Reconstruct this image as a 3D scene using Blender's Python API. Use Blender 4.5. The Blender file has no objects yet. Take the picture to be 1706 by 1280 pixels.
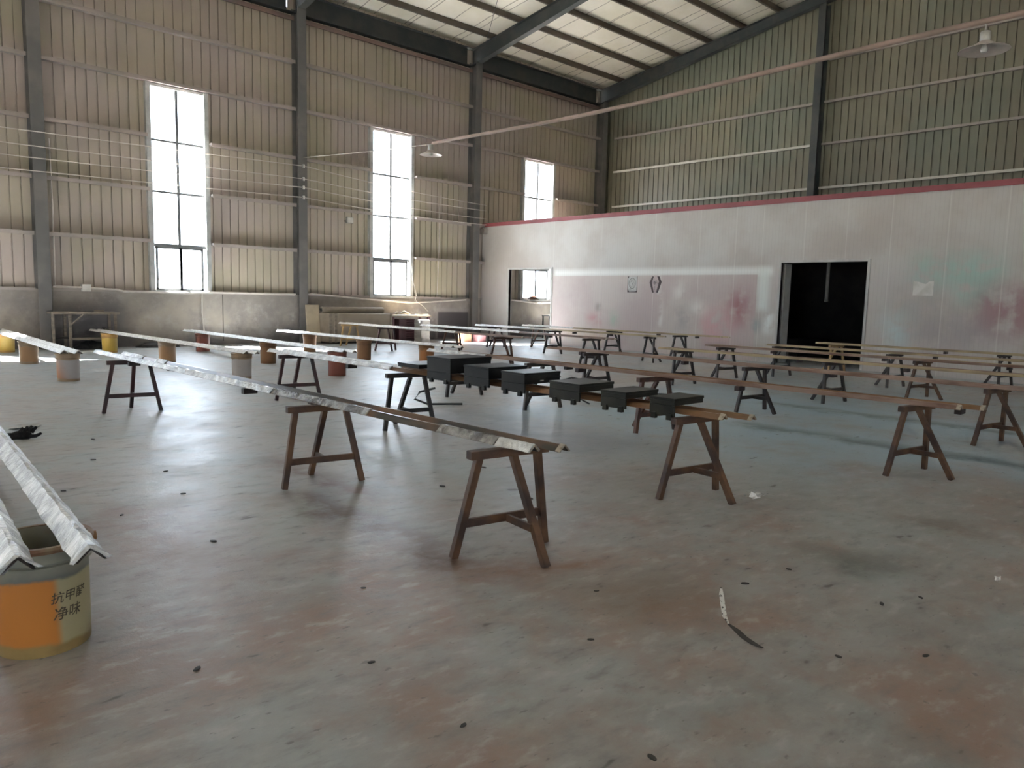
import bpy, math, random
from mathutils import Vector, Matrix
random.seed(7)
sc = bpy.context.scene
COL = sc.collection

# ------------------------------------------------------------------ camera
cam_d = bpy.data.cameras.new('camera'); cam = bpy.data.objects.new('camera', cam_d); COL.objects.link(cam)
YAW, PITCH, ROLL = 0.814537, -0.113750, -0.0246166
f = Vector((math.cos(PITCH)*math.cos(YAW), math.cos(PITCH)*math.sin(YAW), math.sin(PITCH)))
r = Vector((math.sin(YAW), -math.cos(YAW), 0)); d = f.cross(r)
r2 = math.cos(ROLL)*r + math.sin(ROLL)*d; d2 = -math.sin(ROLL)*r + math.cos(ROLL)*d
m = Matrix((r2, -d2, -f)).transposed().to_4x4(); m.translation = Vector((0, 0, 1.5))
cam.matrix_world = m
cam_d.sensor_width = 36; cam_d.lens = 1244.27/1706*36; cam_d.clip_end = 400; cam_d.clip_start = 0.05
sc.camera = cam

# ------------------------------------------------------------------ world, sun, exposure
wd = bpy.data.worlds.new('world'); sc.world = wd; wd.use_nodes = True
wn = wd.node_tree.nodes; bg = wn['Background']
bg.inputs[0].default_value = (0.80, 0.90, 1.0, 1); bg.inputs[1].default_value = 5.0
sun_d = bpy.data.lights.new('sun', 'SUN'); sun_d.energy = 70; sun_d.angle = 0.012; sun_d.color = (1, 0.955, 0.89)
sun = bpy.data.objects.new('sun', sun_d); COL.objects.link(sun)
sun.rotation_euler = Vector((0.368, -0.463, -0.807)).to_track_quat('-Z', 'Y').to_euler()
vs = sc.view_settings
vs.view_transform = 'Standard'; vs.look = 'None'; vs.gamma = 1; vs.use_curve_mapping = False; vs.exposure = 1.68
sc.cycles.use_denoising = True
sc.cycles.max_bounces = 10; sc.cycles.diffuse_bounces = 6; sc.cycles.sample_clamp_indirect = 12

# ------------------------------------------------------------------ materials
def nodes(name):
    mt = bpy.data.materials.new(name); mt.use_nodes = True
    return mt, mt.node_tree.nodes, mt.node_tree.links, mt.node_tree.nodes['Principled BSDF']
def rgb(c): return (c[0], c[1], c[2], 1)
def noise(n, l, scale, detail=4, vec=None, rough=0.55):
    t = n.new('ShaderNodeTexNoise'); t.inputs['Scale'].default_value = scale; t.inputs['Detail'].default_value = detail
    t.inputs['Roughness'].default_value = rough
    if vec is not None: l.new(vec, t.inputs['Vector'])
    return t.outputs['Fac']
def ramp(n, l, fac, lo, hi):
    t = n.new('ShaderNodeMapRange'); t.interpolation_type = 'SMOOTHSTEP'
    t.inputs[1].default_value = lo; t.inputs[2].default_value = hi; l.new(fac, t.inputs[0]); return t.outputs[0]
def math_(n, l, op, a, b=None, clamp=False):
    t = n.new('ShaderNodeMath'); t.operation = op; t.use_clamp = clamp
    for i, v in enumerate((a, b)):
        if v is None: continue
        if isinstance(v, (int, float)): t.inputs[i].default_value = v
        else: l.new(v, t.inputs[i])
    return t.outputs[0]
def mix(n, l, fac, a, b, mode='MIX'):
    t = n.new('ShaderNodeMix'); t.data_type = 'RGBA'; t.blend_type = mode
    for sock, v in ((t.inputs[0], fac), (t.inputs[6], a), (t.inputs[7], b)):
        if isinstance(v, (int, float)): sock.default_value = v
        elif isinstance(v, (tuple, list)): sock.default_value = rgb(v)
        else: l.new(v, sock)
    return t.outputs[2]
def coords(n, l, scale=(1, 1, 1), kind='Object'):
    tc = n.new('ShaderNodeTexCoord'); mp = n.new('ShaderNodeMapping'); mp.inputs['Scale'].default_value = scale
    l.new(tc.outputs[kind], mp.inputs['Vector']); return mp.outputs[0], tc
def bump(n, l, p, h, strength, dist=0.02):
    b = n.new('ShaderNodeBump'); b.inputs['Strength'].default_value = strength; b.inputs['Distance'].default_value = dist
    l.new(h, b.inputs['Height']); l.new(b.outputs[0], p.inputs['Normal'])
def mat(name, c1, c2=None, scale=6, rough=0.6, metal=0, lo=0.4, hi=0.65, stretch=(1, 1, 1), bmp=0, spec=0.5):
    mt, n, l, p = nodes(name)
    p.inputs['Roughness'].default_value = rough; p.inputs['Metallic'].default_value = metal
    p.inputs['Specular IOR Level'].default_value = spec
    v, _ = coords(n, l, stretch)
    fac = noise(n, l, scale, 5, v)
    l.new(mix(n, l, ramp(n, l, fac, lo, hi), c1, c2 or tuple(x*0.8 for x in c1)), p.inputs['Base Color'])
    if bmp: bump(n, l, p, fac, bmp)
    return mt
def box_mask(n, l, sx, sy, cx, cy, hx, hy, soft):
    """1 inside the rectangle |x-cx|<hx, |y-cy|<hy, fading over soft."""
    ax = math_(n, l, 'ABSOLUTE', math_(n, l, 'SUBTRACT', sx, cx)); ay = math_(n, l, 'ABSOLUTE', math_(n, l, 'SUBTRACT', sy, cy))
    a = ramp(n, l, math_(n, l, 'SUBTRACT', hx, ax), -soft, soft); b = ramp(n, l, math_(n, l, 'SUBTRACT', hy, ay), -soft, soft)
    return math_(n, l, 'MULTIPLY', a, b)

def make_floor_mat():
    mt, n, l, p = nodes('paint_dusted_concrete')
    v, tc = coords(n, l); sep = n.new('ShaderNodeSeparateXYZ'); l.new(v, sep.inputs[0])
    vs_ = n.new('ShaderNodeMapping'); vs_.inputs['Scale'].default_value = (1, 1, 1); l.new(tc.outputs['Object'], vs_.inputs[0])
    big = noise(n, l, 0.55, 6, v, 0.6); mid = noise(n, l, 1.7, 7, v, 0.65); fine = noise(n, l, 9, 6, v, 0.7)
    o1 = n.new('ShaderNodeMapping'); o1.inputs['Location'].default_value = (13, 5, 2); l.new(tc.outputs['Object'], o1.inputs[0])
    o2 = n.new('ShaderNodeMapping'); o2.inputs['Location'].default_value = (-7, 31, 9); l.new(tc.outputs['Object'], o2.inputs[0])
    o3 = n.new('ShaderNodeMapping'); o3.inputs['Location'].default_value = (41, -17, 4); o3.inputs['Rotation'].default_value = (0, 0, .7); o3.inputs['Scale'].default_value = (1, 2.2, 1); l.new(tc.outputs['Object'], o3.inputs[0])
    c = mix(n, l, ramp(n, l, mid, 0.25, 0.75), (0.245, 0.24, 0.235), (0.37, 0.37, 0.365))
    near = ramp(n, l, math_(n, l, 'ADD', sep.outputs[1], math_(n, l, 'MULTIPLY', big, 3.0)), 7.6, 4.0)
    c = mix(n, l, math_(n, l, 'SUBTRACT', .62, math_(n, l, 'MULTIPLY', near, .62)), c, mix(n, l, mid, (0.40, 0.42, 0.43), (0.56, 0.575, 0.58)))  # lightens the far floor, painting in the falloff of the window light
    pink = noise(n, l, 1.3, 7, o1.outputs[0], 0.62); teal = noise(n, l, 1.5, 7, o2.outputs[0], 0.62)
    pk = math_(n, l, 'ADD', math_(n, l, 'MULTIPLY', near, .45), .3)
    c = mix(n, l, math_(n, l, 'MULTIPLY', ramp(n, l, pink, 0.40, 0.68), pk), c, (0.30, 0.185, 0.145))
    tk = math_(n, l, 'SUBTRACT', .8, math_(n, l, 'MULTIPLY', near, .35))
    c = mix(n, l, math_(n, l, 'MULTIPLY', ramp(n, l, teal, 0.42, 0.66), tk), c, (0.36, 0.425, 0.445))
    sw = noise(n, l, 4.5, 7, o3.outputs[0], 0.62)
    c = mix(n, l, math_(n, l, 'MULTIPLY', ramp(n, l, sw, .50, .70), .62), c, (0.20, 0.20, 0.20)); c = mix(n, l, math_(n, l, 'MULTIPLY', ramp(n, l, sw, .48, .30), .6), c, (0.45, 0.445, 0.45))
    sm = noise(n, l, 7.0, 6, o1.outputs[0], 0.6); c = mix(n, l, math_(n, l, 'MULTIPLY', ramp(n, l, sm, .56, .74), .35), c, (0.30, 0.20, 0.165))
    brk = math_(n, l, 'ADD', math_(n, l, 'MULTIPLY', ramp(n, l, mid, 0.3, 0.6), .5), .5)
    wob = math_(n, l, 'ADD', sep.outputs[0], math_(n, l, 'MULTIPLY', math_(n, l, 'SUBTRACT', mid, 0.5), 0.9))
    woby = math_(n, l, 'ADD', sep.outputs[1], math_(n, l, 'MULTIPLY', math_(n, l, 'SUBTRACT', big, 0.5), 1.6))
    # overspray beside the rows of bars; narrow dark blue strips are painted bar shadows
    c = mix(n, l, math_(n, l, 'MULTIPLY', math_(n, l, 'MULTIPLY', box_mask(n, l, wob, woby, 10.6, 5.0, 4.3, 2.6, .9), ramp(n, l, teal, .25, .6)), .8), c, (0.36, 0.475, 0.56))
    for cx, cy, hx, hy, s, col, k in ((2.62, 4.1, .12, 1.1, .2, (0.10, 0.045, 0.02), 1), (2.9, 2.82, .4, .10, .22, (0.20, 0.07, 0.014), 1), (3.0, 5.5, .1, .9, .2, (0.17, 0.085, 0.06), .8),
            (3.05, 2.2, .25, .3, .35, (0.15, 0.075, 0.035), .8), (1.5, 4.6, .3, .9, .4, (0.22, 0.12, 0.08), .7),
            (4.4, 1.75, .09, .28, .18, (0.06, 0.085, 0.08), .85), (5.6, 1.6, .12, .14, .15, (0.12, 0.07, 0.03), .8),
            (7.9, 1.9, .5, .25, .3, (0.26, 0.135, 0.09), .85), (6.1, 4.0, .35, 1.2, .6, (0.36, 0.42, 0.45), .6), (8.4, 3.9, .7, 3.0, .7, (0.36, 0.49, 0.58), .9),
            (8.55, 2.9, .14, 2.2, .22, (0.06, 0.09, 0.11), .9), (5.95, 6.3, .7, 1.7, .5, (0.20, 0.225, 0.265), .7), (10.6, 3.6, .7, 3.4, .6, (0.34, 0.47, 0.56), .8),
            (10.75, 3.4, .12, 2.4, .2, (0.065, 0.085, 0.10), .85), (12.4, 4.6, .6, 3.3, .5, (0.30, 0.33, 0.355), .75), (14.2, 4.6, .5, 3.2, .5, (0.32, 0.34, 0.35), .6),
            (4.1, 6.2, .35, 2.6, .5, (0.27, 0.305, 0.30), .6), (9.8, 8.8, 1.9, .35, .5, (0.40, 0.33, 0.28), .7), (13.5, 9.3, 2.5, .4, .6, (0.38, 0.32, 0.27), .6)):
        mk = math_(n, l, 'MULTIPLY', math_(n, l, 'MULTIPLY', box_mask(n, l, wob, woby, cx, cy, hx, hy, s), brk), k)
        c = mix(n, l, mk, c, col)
    spots = noise(n, l, 4.5, 2, o3.outputs[0]); c = mix(n, l, math_(n, l, 'MULTIPLY', ramp(n, l, spots, 0.69, 0.76), .75), c, (0.085, 0.078, 0.075))
    streak = noise(n, l, 13, 3, o3.outputs[0], 0.6); c = mix(n, l, math_(n, l, 'MULTIPLY', ramp(n, l, streak, 0.63, 0.72), .6), c, (0.13, 0.13, 0.13))
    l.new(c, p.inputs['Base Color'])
    l.new(math_(n, l, 'ADD', math_(n, l, 'MULTIPLY', mid, .35), .24), p.inputs['Roughness'])
    p.inputs['Specular IOR Level'].default_value = 0.4
    bump(n, l, p, fine, 0.25, 0.015)
    return mt

def make_partition_mat():
    mt, n, l, p = nodes('oversprayed_sandwich_panel')
    v, tc = coords(n, l); sep = n.new('ShaderNodeSeparateXYZ'); l.new(v, sep.inputs[0]); Y, Z = sep.outputs[1], sep.outputs[2]
    o1 = n.new('ShaderNodeMapping'); o1.inputs['Location'].default_value = (3, 15, 2); l.new(tc.outputs['Object'], o1.inputs[0])
    a = noise(n, l, 0.5, 5, v, 0.6); b = noise(n, l, 1.1, 6, o1.outputs[0], 0.65); e = noise(n, l, 2.4, 5, v)
    c = mix(n, l, ramp(n, l, a, 0.35, 0.65), (0.52, 0.51, 0.49), (0.44, 0.405, 0.375))
    low = ramp(n, l, Z, 2.9, 1.6)
    c = mix(n, l, math_(n, l, 'MULTIPLY', math_(n, l, 'MULTIPLY', ramp(n, l, b, .42, .62), low), .8), c, (0.50, 0.455, 0.45))
    halo = box_mask(n, l, Y, Z, 13.55, 2.38, 3.9, .10, .10); c = mix(n, l, math_(n, l, 'MULTIPLY', halo, .85), c, (0.78, 0.80, 0.78))
    halo2 = box_mask(n, l, Y, Z, 9.9, 1.9, .17, .55, .14); c = mix(n, l, math_(n, l, 'MULTIPLY', halo2, .8), c, (0.70, 0.76, 0.73))
    pan = box_mask(n, l, Y, Z, 13.8, 1.0, 3.72, 1.29, .012); c = mix(n, l, math_(n, l, 'MULTIPLY', pan, .9), c, mix(n, l, ramp(n, l, a, .4, .6), (0.53, 0.475, 0.45), (0.48, 0.40, 0.395)))
    for cy, cz, hy, hz, s, col, k in ((10.6, 1.4, .3, .45, .4, (0.34, 0.13, 0.14), .9), (11.3, .9, .5, .4, .4, (0.58, 0.34, 0.36), .85), (15.6, .95, .35, .12, .25, (0.50, 0.24, 0.25), .85),
            (14.85, .95, .15, .2, .2, (0.36, 0.46, 0.37), .85), (11.9, 1.35, .25, .12, .25, (0.76, 0.74, 0.70), .95), (12.5, 1.8, .15, .25, .3, (0.72, 0.70, 0.66), .9), (12.3, 1.1, .3, .3, .4, (0.33, 0.31, 0.31), .8),
            (9.7, 1.05, .12, .28, .15, (0.74, 0.79, 0.78), .95), (10.05, .95, .12, .16, .15, (0.30, 0.34, 0.35), .85), (13.2, 2.1, .05, .35, .08, (0.76, 0.78, 0.73), .9), (13.1, 1.3, .05, .5, .1, (0.74, 0.74, 0.70), .85),
            (16.1, .35, .9, .12, .3, (0.55, 0.40, 0.22), .6), (5.4, 2.35, .9, .28, .4, (0.36, 0.54, 0.49), .95), (4.95, 1.9, .35, .3, .3, (0.36, 0.54, 0.49), .95), (4.4, 1.5, .55, .5, .35, (0.36, 0.215, 0.23), .95),
            (3.2, 1.2, .8, .7, .6, (0.35, 0.23, 0.24), .7), (6.5, 1.0, .3, .4, .35, (0.50, 0.62, 0.63), .9), (5.4, 1.0, .8, .4, .5, (0.36, 0.33, 0.345), .7), (6.3, 1.6, .5, .3, .5, (0.40, 0.40, 0.395), .6), (15.5, 1.3, .12, .12, .1, (0.25, 0.2, 0.18), .6)):
        mk = math_(n, l, 'MULTIPLY', math_(n, l, 'MULTIPLY', box_mask(n, l, Y, Z, cy, cz, hy, hz, s), ramp(n, l, e, .3, .58)), k)
        c = mix(n, l, mk, c, col)
    seam = None
    for y in (17.53, 15.46, 13.41, 11.89, 10.77, 9.99, 8.86, 7.82, 6.8, 5.61, 4.5, 3.4, 2.3, 1.2):
        s_ = math_(n, l, 'LESS_THAN', math_(n, l, 'ABSOLUTE', math_(n, l, 'SUBTRACT', Y, y)), 0.012); seam = s_ if seam is None else math_(n, l, 'MAXIMUM', seam, s_)
    c = mix(n, l, math_(n, l, 'MULTIPLY', seam, .28), c, (0.70, 0.70, 0.66))
    ribs = math_(n, l, 'LESS_THAN', math_(n, l, 'FRACT', math_(n, l, 'MULTIPLY', Y, 11.0)), 0.16); c = mix(n, l, math_(n, l, 'MULTIPLY', ribs, .10), c, (0.2, 0.19, 0.18))
    l.new(c, p.inputs['Base Color']); p.inputs['Roughness'].default_value = 0.45
    return mt

def make_ceiling_mat():
    mt, n, l, p = nodes('cream_foil_insulation')
    v, tc = coords(n, l); sep = n.new('ShaderNodeSeparateXYZ'); l.new(v, sep.inputs[0])
    a = noise(n, l, 0.8, 4, v)
    c = mix(n, l, ramp(n, l, a, .35, .65), (0.86, 0.82, 0.73), (0.79, 0.75, 0.63))
    wob = math_(n, l, 'ADD', sep.outputs[0], math_(n, l, 'MULTIPLY', a, 0.25))
    s1 = math_(n, l, 'LESS_THAN', math_(n, l, 'FRACT', math_(n, l, 'MULTIPLY', wob, 0.87)), 0.028)
    s2 = math_(n, l, 'LESS_THAN', math_(n, l, 'FRACT', math_(n, l, 'MULTIPLY', wob, 0.53)), 0.02)
    c = mix(n, l, math_(n, l, 'MULTIPLY', math_(n, l, 'MAXIMUM', s1, s2), .8), c, (0.22, 0.20, 0.16))
    l.new(c, p.inputs['Base Color']); p.inputs['Roughness'].default_value = 0.5
    bump(n, l, p, noise(n, l, 2.5, 3, v), .3, .05)
    return mt

def make_clad_mat(name, c1, c2, c3):
    mt, n, l, p = nodes(name)
    v, tc = coords(n, l); o1 = n.new('ShaderNodeMapping'); o1.inputs['Location'].default_value = (33, 5, 2); l.new(tc.outputs['Object'], o1.inputs[0])
    a = noise(n, l, 0.35, 4, v); b = noise(n, l, 0.3, 4, o1.outputs[0])
    c = mix(n, l, ramp(n, l, a, .4, .6), c1, c2); c = mix(n, l, math_(n, l, 'MULTIPLY', ramp(n, l, b, .45, .62), .7), c, c3)
    l.new(c, p.inputs['Base Color']); p.inputs['Roughness'].default_value = 0.45
    return mt

def make_dado_mat():
    mt, n, l, p = nodes('stained_plaster_dado')
    v, tc = coords(n, l); sep = n.new('ShaderNodeSeparateXYZ'); l.new(v, sep.inputs[0]); X, Z = sep.outputs[0], sep.outputs[2]
    a = noise(n, l, 0.7, 6, v, .65); b = noise(n, l, 3.0, 6, v, .7)
    c = mix(n, l, ramp(n, l, a, .35, .65), (0.23, 0.21, 0.205), (0.40, 0.355, 0.305))
    c = mix(n, l, math_(n, l, 'MULTIPLY', ramp(n, l, b, .5, .72), .55), c, (0.47, 0.44, 0.42))
    top = math_(n, l, 'MULTIPLY', ramp(n, l, Z, .9, 1.4), .35); c = mix(n, l, top, c, (0.24, 0.215, 0.185))
    c = mix(n, l, math_(n, l, 'MULTIPLY', ramp(n, l, math_(n, l, 'ADD', Z, math_(n, l, 'MULTIPLY', a, .8)), 1.1, .4), .7), c, (0.075, 0.07, 0.072))
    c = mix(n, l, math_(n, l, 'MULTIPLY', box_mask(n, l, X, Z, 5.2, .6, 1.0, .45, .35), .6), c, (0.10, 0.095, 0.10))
    # masked silhouette with a pale sprayed edge
    ed = box_mask(n, l, X, Z, 17.0, .55, .78, .55, .07); ins = box_mask(n, l, X, Z, 17.0, .5, .70, .47, .05)
    c = mix(n, l, math_(n, l, 'MULTIPLY', ed, .6), c, (0.36, 0.33, 0.32)); c = mix(n, l, ins, c, (0.10, 0.09, 0.095))
    for cx, cz, hx, hz, col in ((8.05, 1.0, .18, .12, (0.4, 0.37, 0.33)), (9.9, .45, .18, .25, (0.30, 0.28, 0.27)), (2.9, .85, .3, .1, (0.3, 0.3, 0.3)), (6.85, .72, .06, .1, (0.42, 0.4, 0.38)), (7.15, .72, .04, .08, (0.42, 0.4, 0.38))):
        c = mix(n, l, math_(n, l, 'MULTIPLY', box_mask(n, l, X, Z, cx, cz, hx, hz, .1), ramp(n, l, b, .35, .6)), c, col)
    crack = box_mask(n, l, X, Z, 8.62, .8, .012, .7, .012); c = mix(n, l, crack, c, (0.05, 0.045, 0.04))
    l.new(c, p.inputs['Base Color']); p.inputs['Roughness'].default_value = 0.8
    bump(n, l, p, b, .3, .02)
    return mt

def glass_mat():
    mt, n, l, p = nodes('window_glass'); n.remove(p)
    t = n.new('ShaderNodeBsdfTransparent'); t.inputs[0].default_value = (0.95, 0.97, 1, 1); g = n.new('ShaderNodeBsdfGlossy'); g.inputs['Roughness'].default_value = .05
    mx = n.new('ShaderNodeMixShader'); mx.inputs[0].default_value = .06; l.new(t.outputs[0], mx.inputs[1]); l.new(g.outputs[0], mx.inputs[2])
    l.new(mx.outputs[0], n['Material Output'].inputs[0]); return mt

def film_mat(name='crinkled_clear_film', c1=(0.78, 0.79, 0.78), c2=(0.5, 0.51, 0.51)):
    mt, n, l, p = nodes(name)
    v, _ = coords(n, l); a = noise(n, l, 9, 5, v); b = noise(n, l, 30, 4, v)
    l.new(mix(n, l, ramp(n, l, a, .35, .65), c1, c2), p.inputs['Base Color'])
    p.inputs['Metallic'].default_value = .2; p.inputs['Roughness'].default_value = .22
    bump(n, l, p, math_(n, l, 'ADD', a, math_(n, l, 'MULTIPLY', b, .4)), .8, .03)
    return mt

def bucket_mat(name, base, lab, lab2, f0=-1.4, f1=1.2, band=None, vert=.8, zs=2.0):
    """pail colour with a printed, faded label wrapping part of the side"""
    mt, n, l, p = nodes(name)
    v, tc = coords(n, l); sep = n.new('ShaderNodeSeparateXYZ'); l.new(v, sep.inputs[0])
    ang = math_(n, l, 'ARCTAN2', sep.outputs[1], sep.outputs[0]); Z = sep.outputs[2]
    a = noise(n, l, 9, 5, v)
    zz = math_(n, l, 'ADD', Z, math_(n, l, 'MULTIPLY', math_(n, l, 'SUBTRACT', a, .5), .06))
    inl = math_(n, l, 'MULTIPLY', ramp(n, l, zz, .035, .06), ramp(n, l, zz, .36, .33))
    c = mix(n, l, ramp(n, l, a, .35, .7), base, tuple(x*.75 for x in base))
    slant = math_(n, l, 'ADD', math_(n, l, 'MULTIPLY', ang, vert), math_(n, l, 'MULTIPLY', zz, zs))
    lc = mix(n, l, ramp(n, l, slant, f0, f1), lab, lab2)
    c = mix(n, l, inl, c, lc)
    if band: c = mix(n, l, ramp(n, l, zz, .305, .325), c, mix(n, l, ramp(n, l, zz, .30, .36), (.13, .145, .15), band))
    c = mix(n, l, math_(n, l, 'MULTIPLY', ramp(n, l, a, .58, .75), .35), c, (.30, .17, .09))
    l.new(c, p.inputs['Base Color']); p.inputs['Roughness'].default_value = .42
    return mt

M = {
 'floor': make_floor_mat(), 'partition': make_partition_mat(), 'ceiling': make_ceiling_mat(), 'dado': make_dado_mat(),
 'clad': make_clad_mat('beige_cladding', (0.46, 0.40, 0.32), (0.41, 0.37, 0.275), (0.44, 0.37, 0.35)),
 'clad_end': make_clad_mat('olive_cladding', (0.20, 0.19, 0.135), (0.18, 0.165, 0.12), (0.16, 0.18, 0.14)),
 'outer': mat('outer_cladding', (0.5, 0.5, 0.48)), 'steel': mat('dark_green_steel', (0.04, 0.048, 0.05), (0.062, 0.064, 0.06), 2, .55),
 'column': mat('dusty_column_steel', (0.125, 0.122, 0.118), (0.17, 0.157, 0.148), 1.5, .55), 'girt': mat('dusty_girt', (0.36, 0.31, 0.285), (0.30, 0.27, 0.24), 1.2, .5),
 'girt_red': mat('primer_red_girt', (0.20, 0.13, 0.11), (0.17, 0.13, 0.115), 1.2, .55), 'purlin': mat('brown_purlin', (0.12, 0.095, 0.075), (0.09, 0.075, 0.06), 1.5, .6),
 'pale_rail': mat('pale_rail', (0.62, 0.60, 0.54), (0.5, 0.48, 0.42), 2, .45), 'red_trim': mat('dark_red_trim', (0.28, 0.07, 0.08), (0.22, 0.06, 0.065), 2, .5),
 'alu': mat('grey_aluminium', (0.42, 0.43, 0.42), (0.34, 0.35, 0.34), 5, .45), 'frame_dark': mat('dark_window_bar', (0.16, 0.165, 0.165), (0.12, 0.125, 0.125), 5, .5), 'glass': glass_mat(), 'door_trim': mat('door_frame_grey', (0.50, 0.50, 0.48), (0.42, 0.41, 0.40), 3, .5),
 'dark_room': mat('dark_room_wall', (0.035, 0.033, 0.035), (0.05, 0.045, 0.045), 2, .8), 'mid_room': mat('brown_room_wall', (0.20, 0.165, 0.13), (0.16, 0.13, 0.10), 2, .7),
 'ground': mat('yard_concrete', (0.5, 0.48, 0.44), (0.42, 0.41, 0.38), .5, .9),
 'rust': mat('rust_brown_paint', (0.045, 0.024, 0.018), (0.15, 0.075, 0.035), 4, .5, lo=.36, hi=.66), 'maroon': mat('maroon_paint', (0.06, 0.022, 0.024), (0.03, 0.02, 0.02), 5, .5),
 'dark': mat('dark_brown_paint', (0.018, 0.015, 0.014), (0.045, 0.03, 0.025), 6, .45), 'ochre': mat('ochre_paint_and_sunlight', (0.42, 0.28, 0.12), (0.30, 0.19, 0.09), 5, .55),
 'chestnut': mat('chestnut_paint', (0.10, 0.04, 0.022), (0.045, 0.025, 0.02), 5, .45),
 'bar_black': mat('black_bar_paint', (0.018, 0.016, 0.015), (0.05, 0.035, 0.028), 3, .3, stretch=(2, .6, 2)), 'bar_mix': mat('black_and_brown_bar', (0.02, 0.017, 0.015), (0.14, 0.066, 0.028), .9, .3, lo=.46, hi=.56, stretch=(2, .6, 2)), 'bar_brown': mat('brown_bar_paint', (0.14, 0.065, 0.032), (0.22, 0.125, 0.065), 3, .3, lo=.4, hi=.6, stretch=(2, .5, 2)),
 'bar_pink': mat('rose_brown_bar', (0.27, 0.195, 0.165), (0.145, 0.08, 0.06), 2.5, .32, lo=.42, hi=.62, stretch=(2, .5, 2)), 'bar_straw': mat('straw_bar', (0.42, 0.34, 0.21), (0.25, 0.19, 0.13), 2.5, .35, stretch=(2, .5, 2)),
 'film': film_mat(), 'film_grey': film_mat('greyed_film', (0.36, 0.355, 0.34), (0.10, 0.09, 0.085)), 'white_wrap': mat('white_wrap', (0.80, 0.79, 0.77), (0.62, 0.60, 0.58), 14, .35, bmp=.6), 'cut_end': mat('torn_film_end', (0.45, 0.40, 0.32), (0.25, 0.2, 0.15), 30, .5),
 'box_black': mat('black_panel_paint', (0.008, 0.008, 0.008), (0.014, 0.014, 0.013), 3, .42, spec=.3), 'box_olive': mat('olive_black_paint', (0.014, 0.0145, 0.011), (0.028, 0.027, 0.019), 3, .42, spec=.3),
 'black': mat('black_cloth', (0.012, 0.012, 0.012), (0.025, 0.025, 0.025), 20, .8), 'white': mat('off_white', (0.66, 0.65, 0.62), (0.55, 0.54, 0.5), 4, .5), 'wire': mat('pale_wire', (0.62, 0.58, 0.53), (0.5, 0.46, 0.42), 3, .5),
 'pipe': mat('pink_dusted_pipe', (0.33, 0.235, 0.20), (0.25, 0.19, 0.155), 2, .45), 'enamel': mat('dusty_enamel', (0.55, 0.48, 0.45), (0.45, 0.40, 0.37), 4, .4), 'lamp_metal': mat('lamp_socket_metal', (0.42, 0.41, 0.38), (0.3, 0.3, 0.28), 8, .4, .5),
 'wood': mat('old_grey_wood', (0.25, 0.21, 0.165), (0.17, 0.145, 0.12), 4, .7, stretch=(1, 4, 4)), 'pale_wood': mat('pale_board', (0.42, 0.35, 0.25), (0.34, 0.28, 0.205), 2, .6), 'crate': mat('dusty_crate_board', (0.30, 0.25, 0.195), (0.24, 0.20, 0.155), 1.5, .65),
 'wine': mat('wine_red_paint', (0.12, 0.05, 0.055), (0.09, 0.04, 0.045), 4, .5), 'tray': mat('grey_white_tray', (0.50, 0.48, 0.45), (0.42, 0.40, 0.37), 4, .5), 'pink': mat('pink_card', (0.55, 0.26, 0.27), (0.48, 0.22, 0.23), 4, .6), 'orange': mat('orange_card', (0.50, 0.25, 0.14), (0.42, 0.21, 0.12), 4, .6),
 'paper': mat('grey_paper', (0.52, 0.52, 0.51), (0.44, 0.44, 0.43), 8, .7), 'ink': mat('grey_ink', (0.19, 0.19, 0.19), (0.26, 0.26, 0.25), 18, .7), 'dark_edge': mat('dark_edge', (0.06, 0.045, 0.045), (0.09, 0.06, 0.06), 9, .6), 'pink_paper': mat('pinkish_paper', (0.50, 0.42, 0.42), (0.42, 0.35, 0.36), 8, .7),
 'olive_box': mat('olive_tin', (0.20, 0.19, 0.11), (0.15, 0.14, 0.09), 6, .5), 'ink_dark': mat('label_ink', (0.075, 0.06, 0.04), (0.14, 0.115, 0.075), 40, .6), 'tree': mat('bare_bark', (0.10, 0.085, 0.07), (0.14, 0.12, 0.1), 12, .9),
 'grease': mat('grease_black', (0.03, 0.028, 0.026), (0.05, 0.045, 0.04), 10, .6), 'zip': mat('strip_white', (0.62, 0.62, 0.6), (0.03, 0.03, 0.03), 60, .4, lo=.56, hi=.6),
 'pail_lead': bucket_mat('pail_orange_lettered', (0.38, 0.27, 0.11), (0.62, 0.24, 0.05), (0.46, 0.42, 0.25), -1.50, -1.30, (.27, .27, .22), 1.0, .3),
 'pail_rim': mat('stained_pail_rim', (0.20, 0.10, 0.06), (0.30, 0.24, 0.15), 9, .45), 'pail_yellow': bucket_mat('pail_yellow', (0.62, 0.36, 0.10), (0.62, 0.40, 0.06), (0.62, 0.50, 0.22)), 'pail_tan': bucket_mat('pail_tan', (0.40, 0.29, 0.19), (0.45, 0.26, 0.13), (0.42, 0.36, 0.29)),
 'pail_split': bucket_mat('pail_orange_white', (0.42, 0.30, 0.19), (0.50, 0.20, 0.07), (0.46, 0.44, 0.45), -2.2, -.5), 'pail_white': bucket_mat('pail_tan_white', (0.40, 0.27, 0.16), (0.38, 0.23, 0.12), (0.47, 0.43, 0.41), -2.6, -1.6),
 'pail_red': bucket_mat('pail_red', (0.25, 0.075, 0.05), (0.28, 0.085, 0.06), (0.20, 0.06, 0.05)), 'pail_brown': bucket_mat('pail_brown', (0.26, 0.13, 0.055), (0.28, 0.14, 0.06), (0.22, 0.11, 0.05)), 'pail_orange': bucket_mat('pail_orange', (0.36, 0.17, 0.06), (0.46, 0.19, 0.06), (0.30, 0.17, 0.08)),
}

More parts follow.
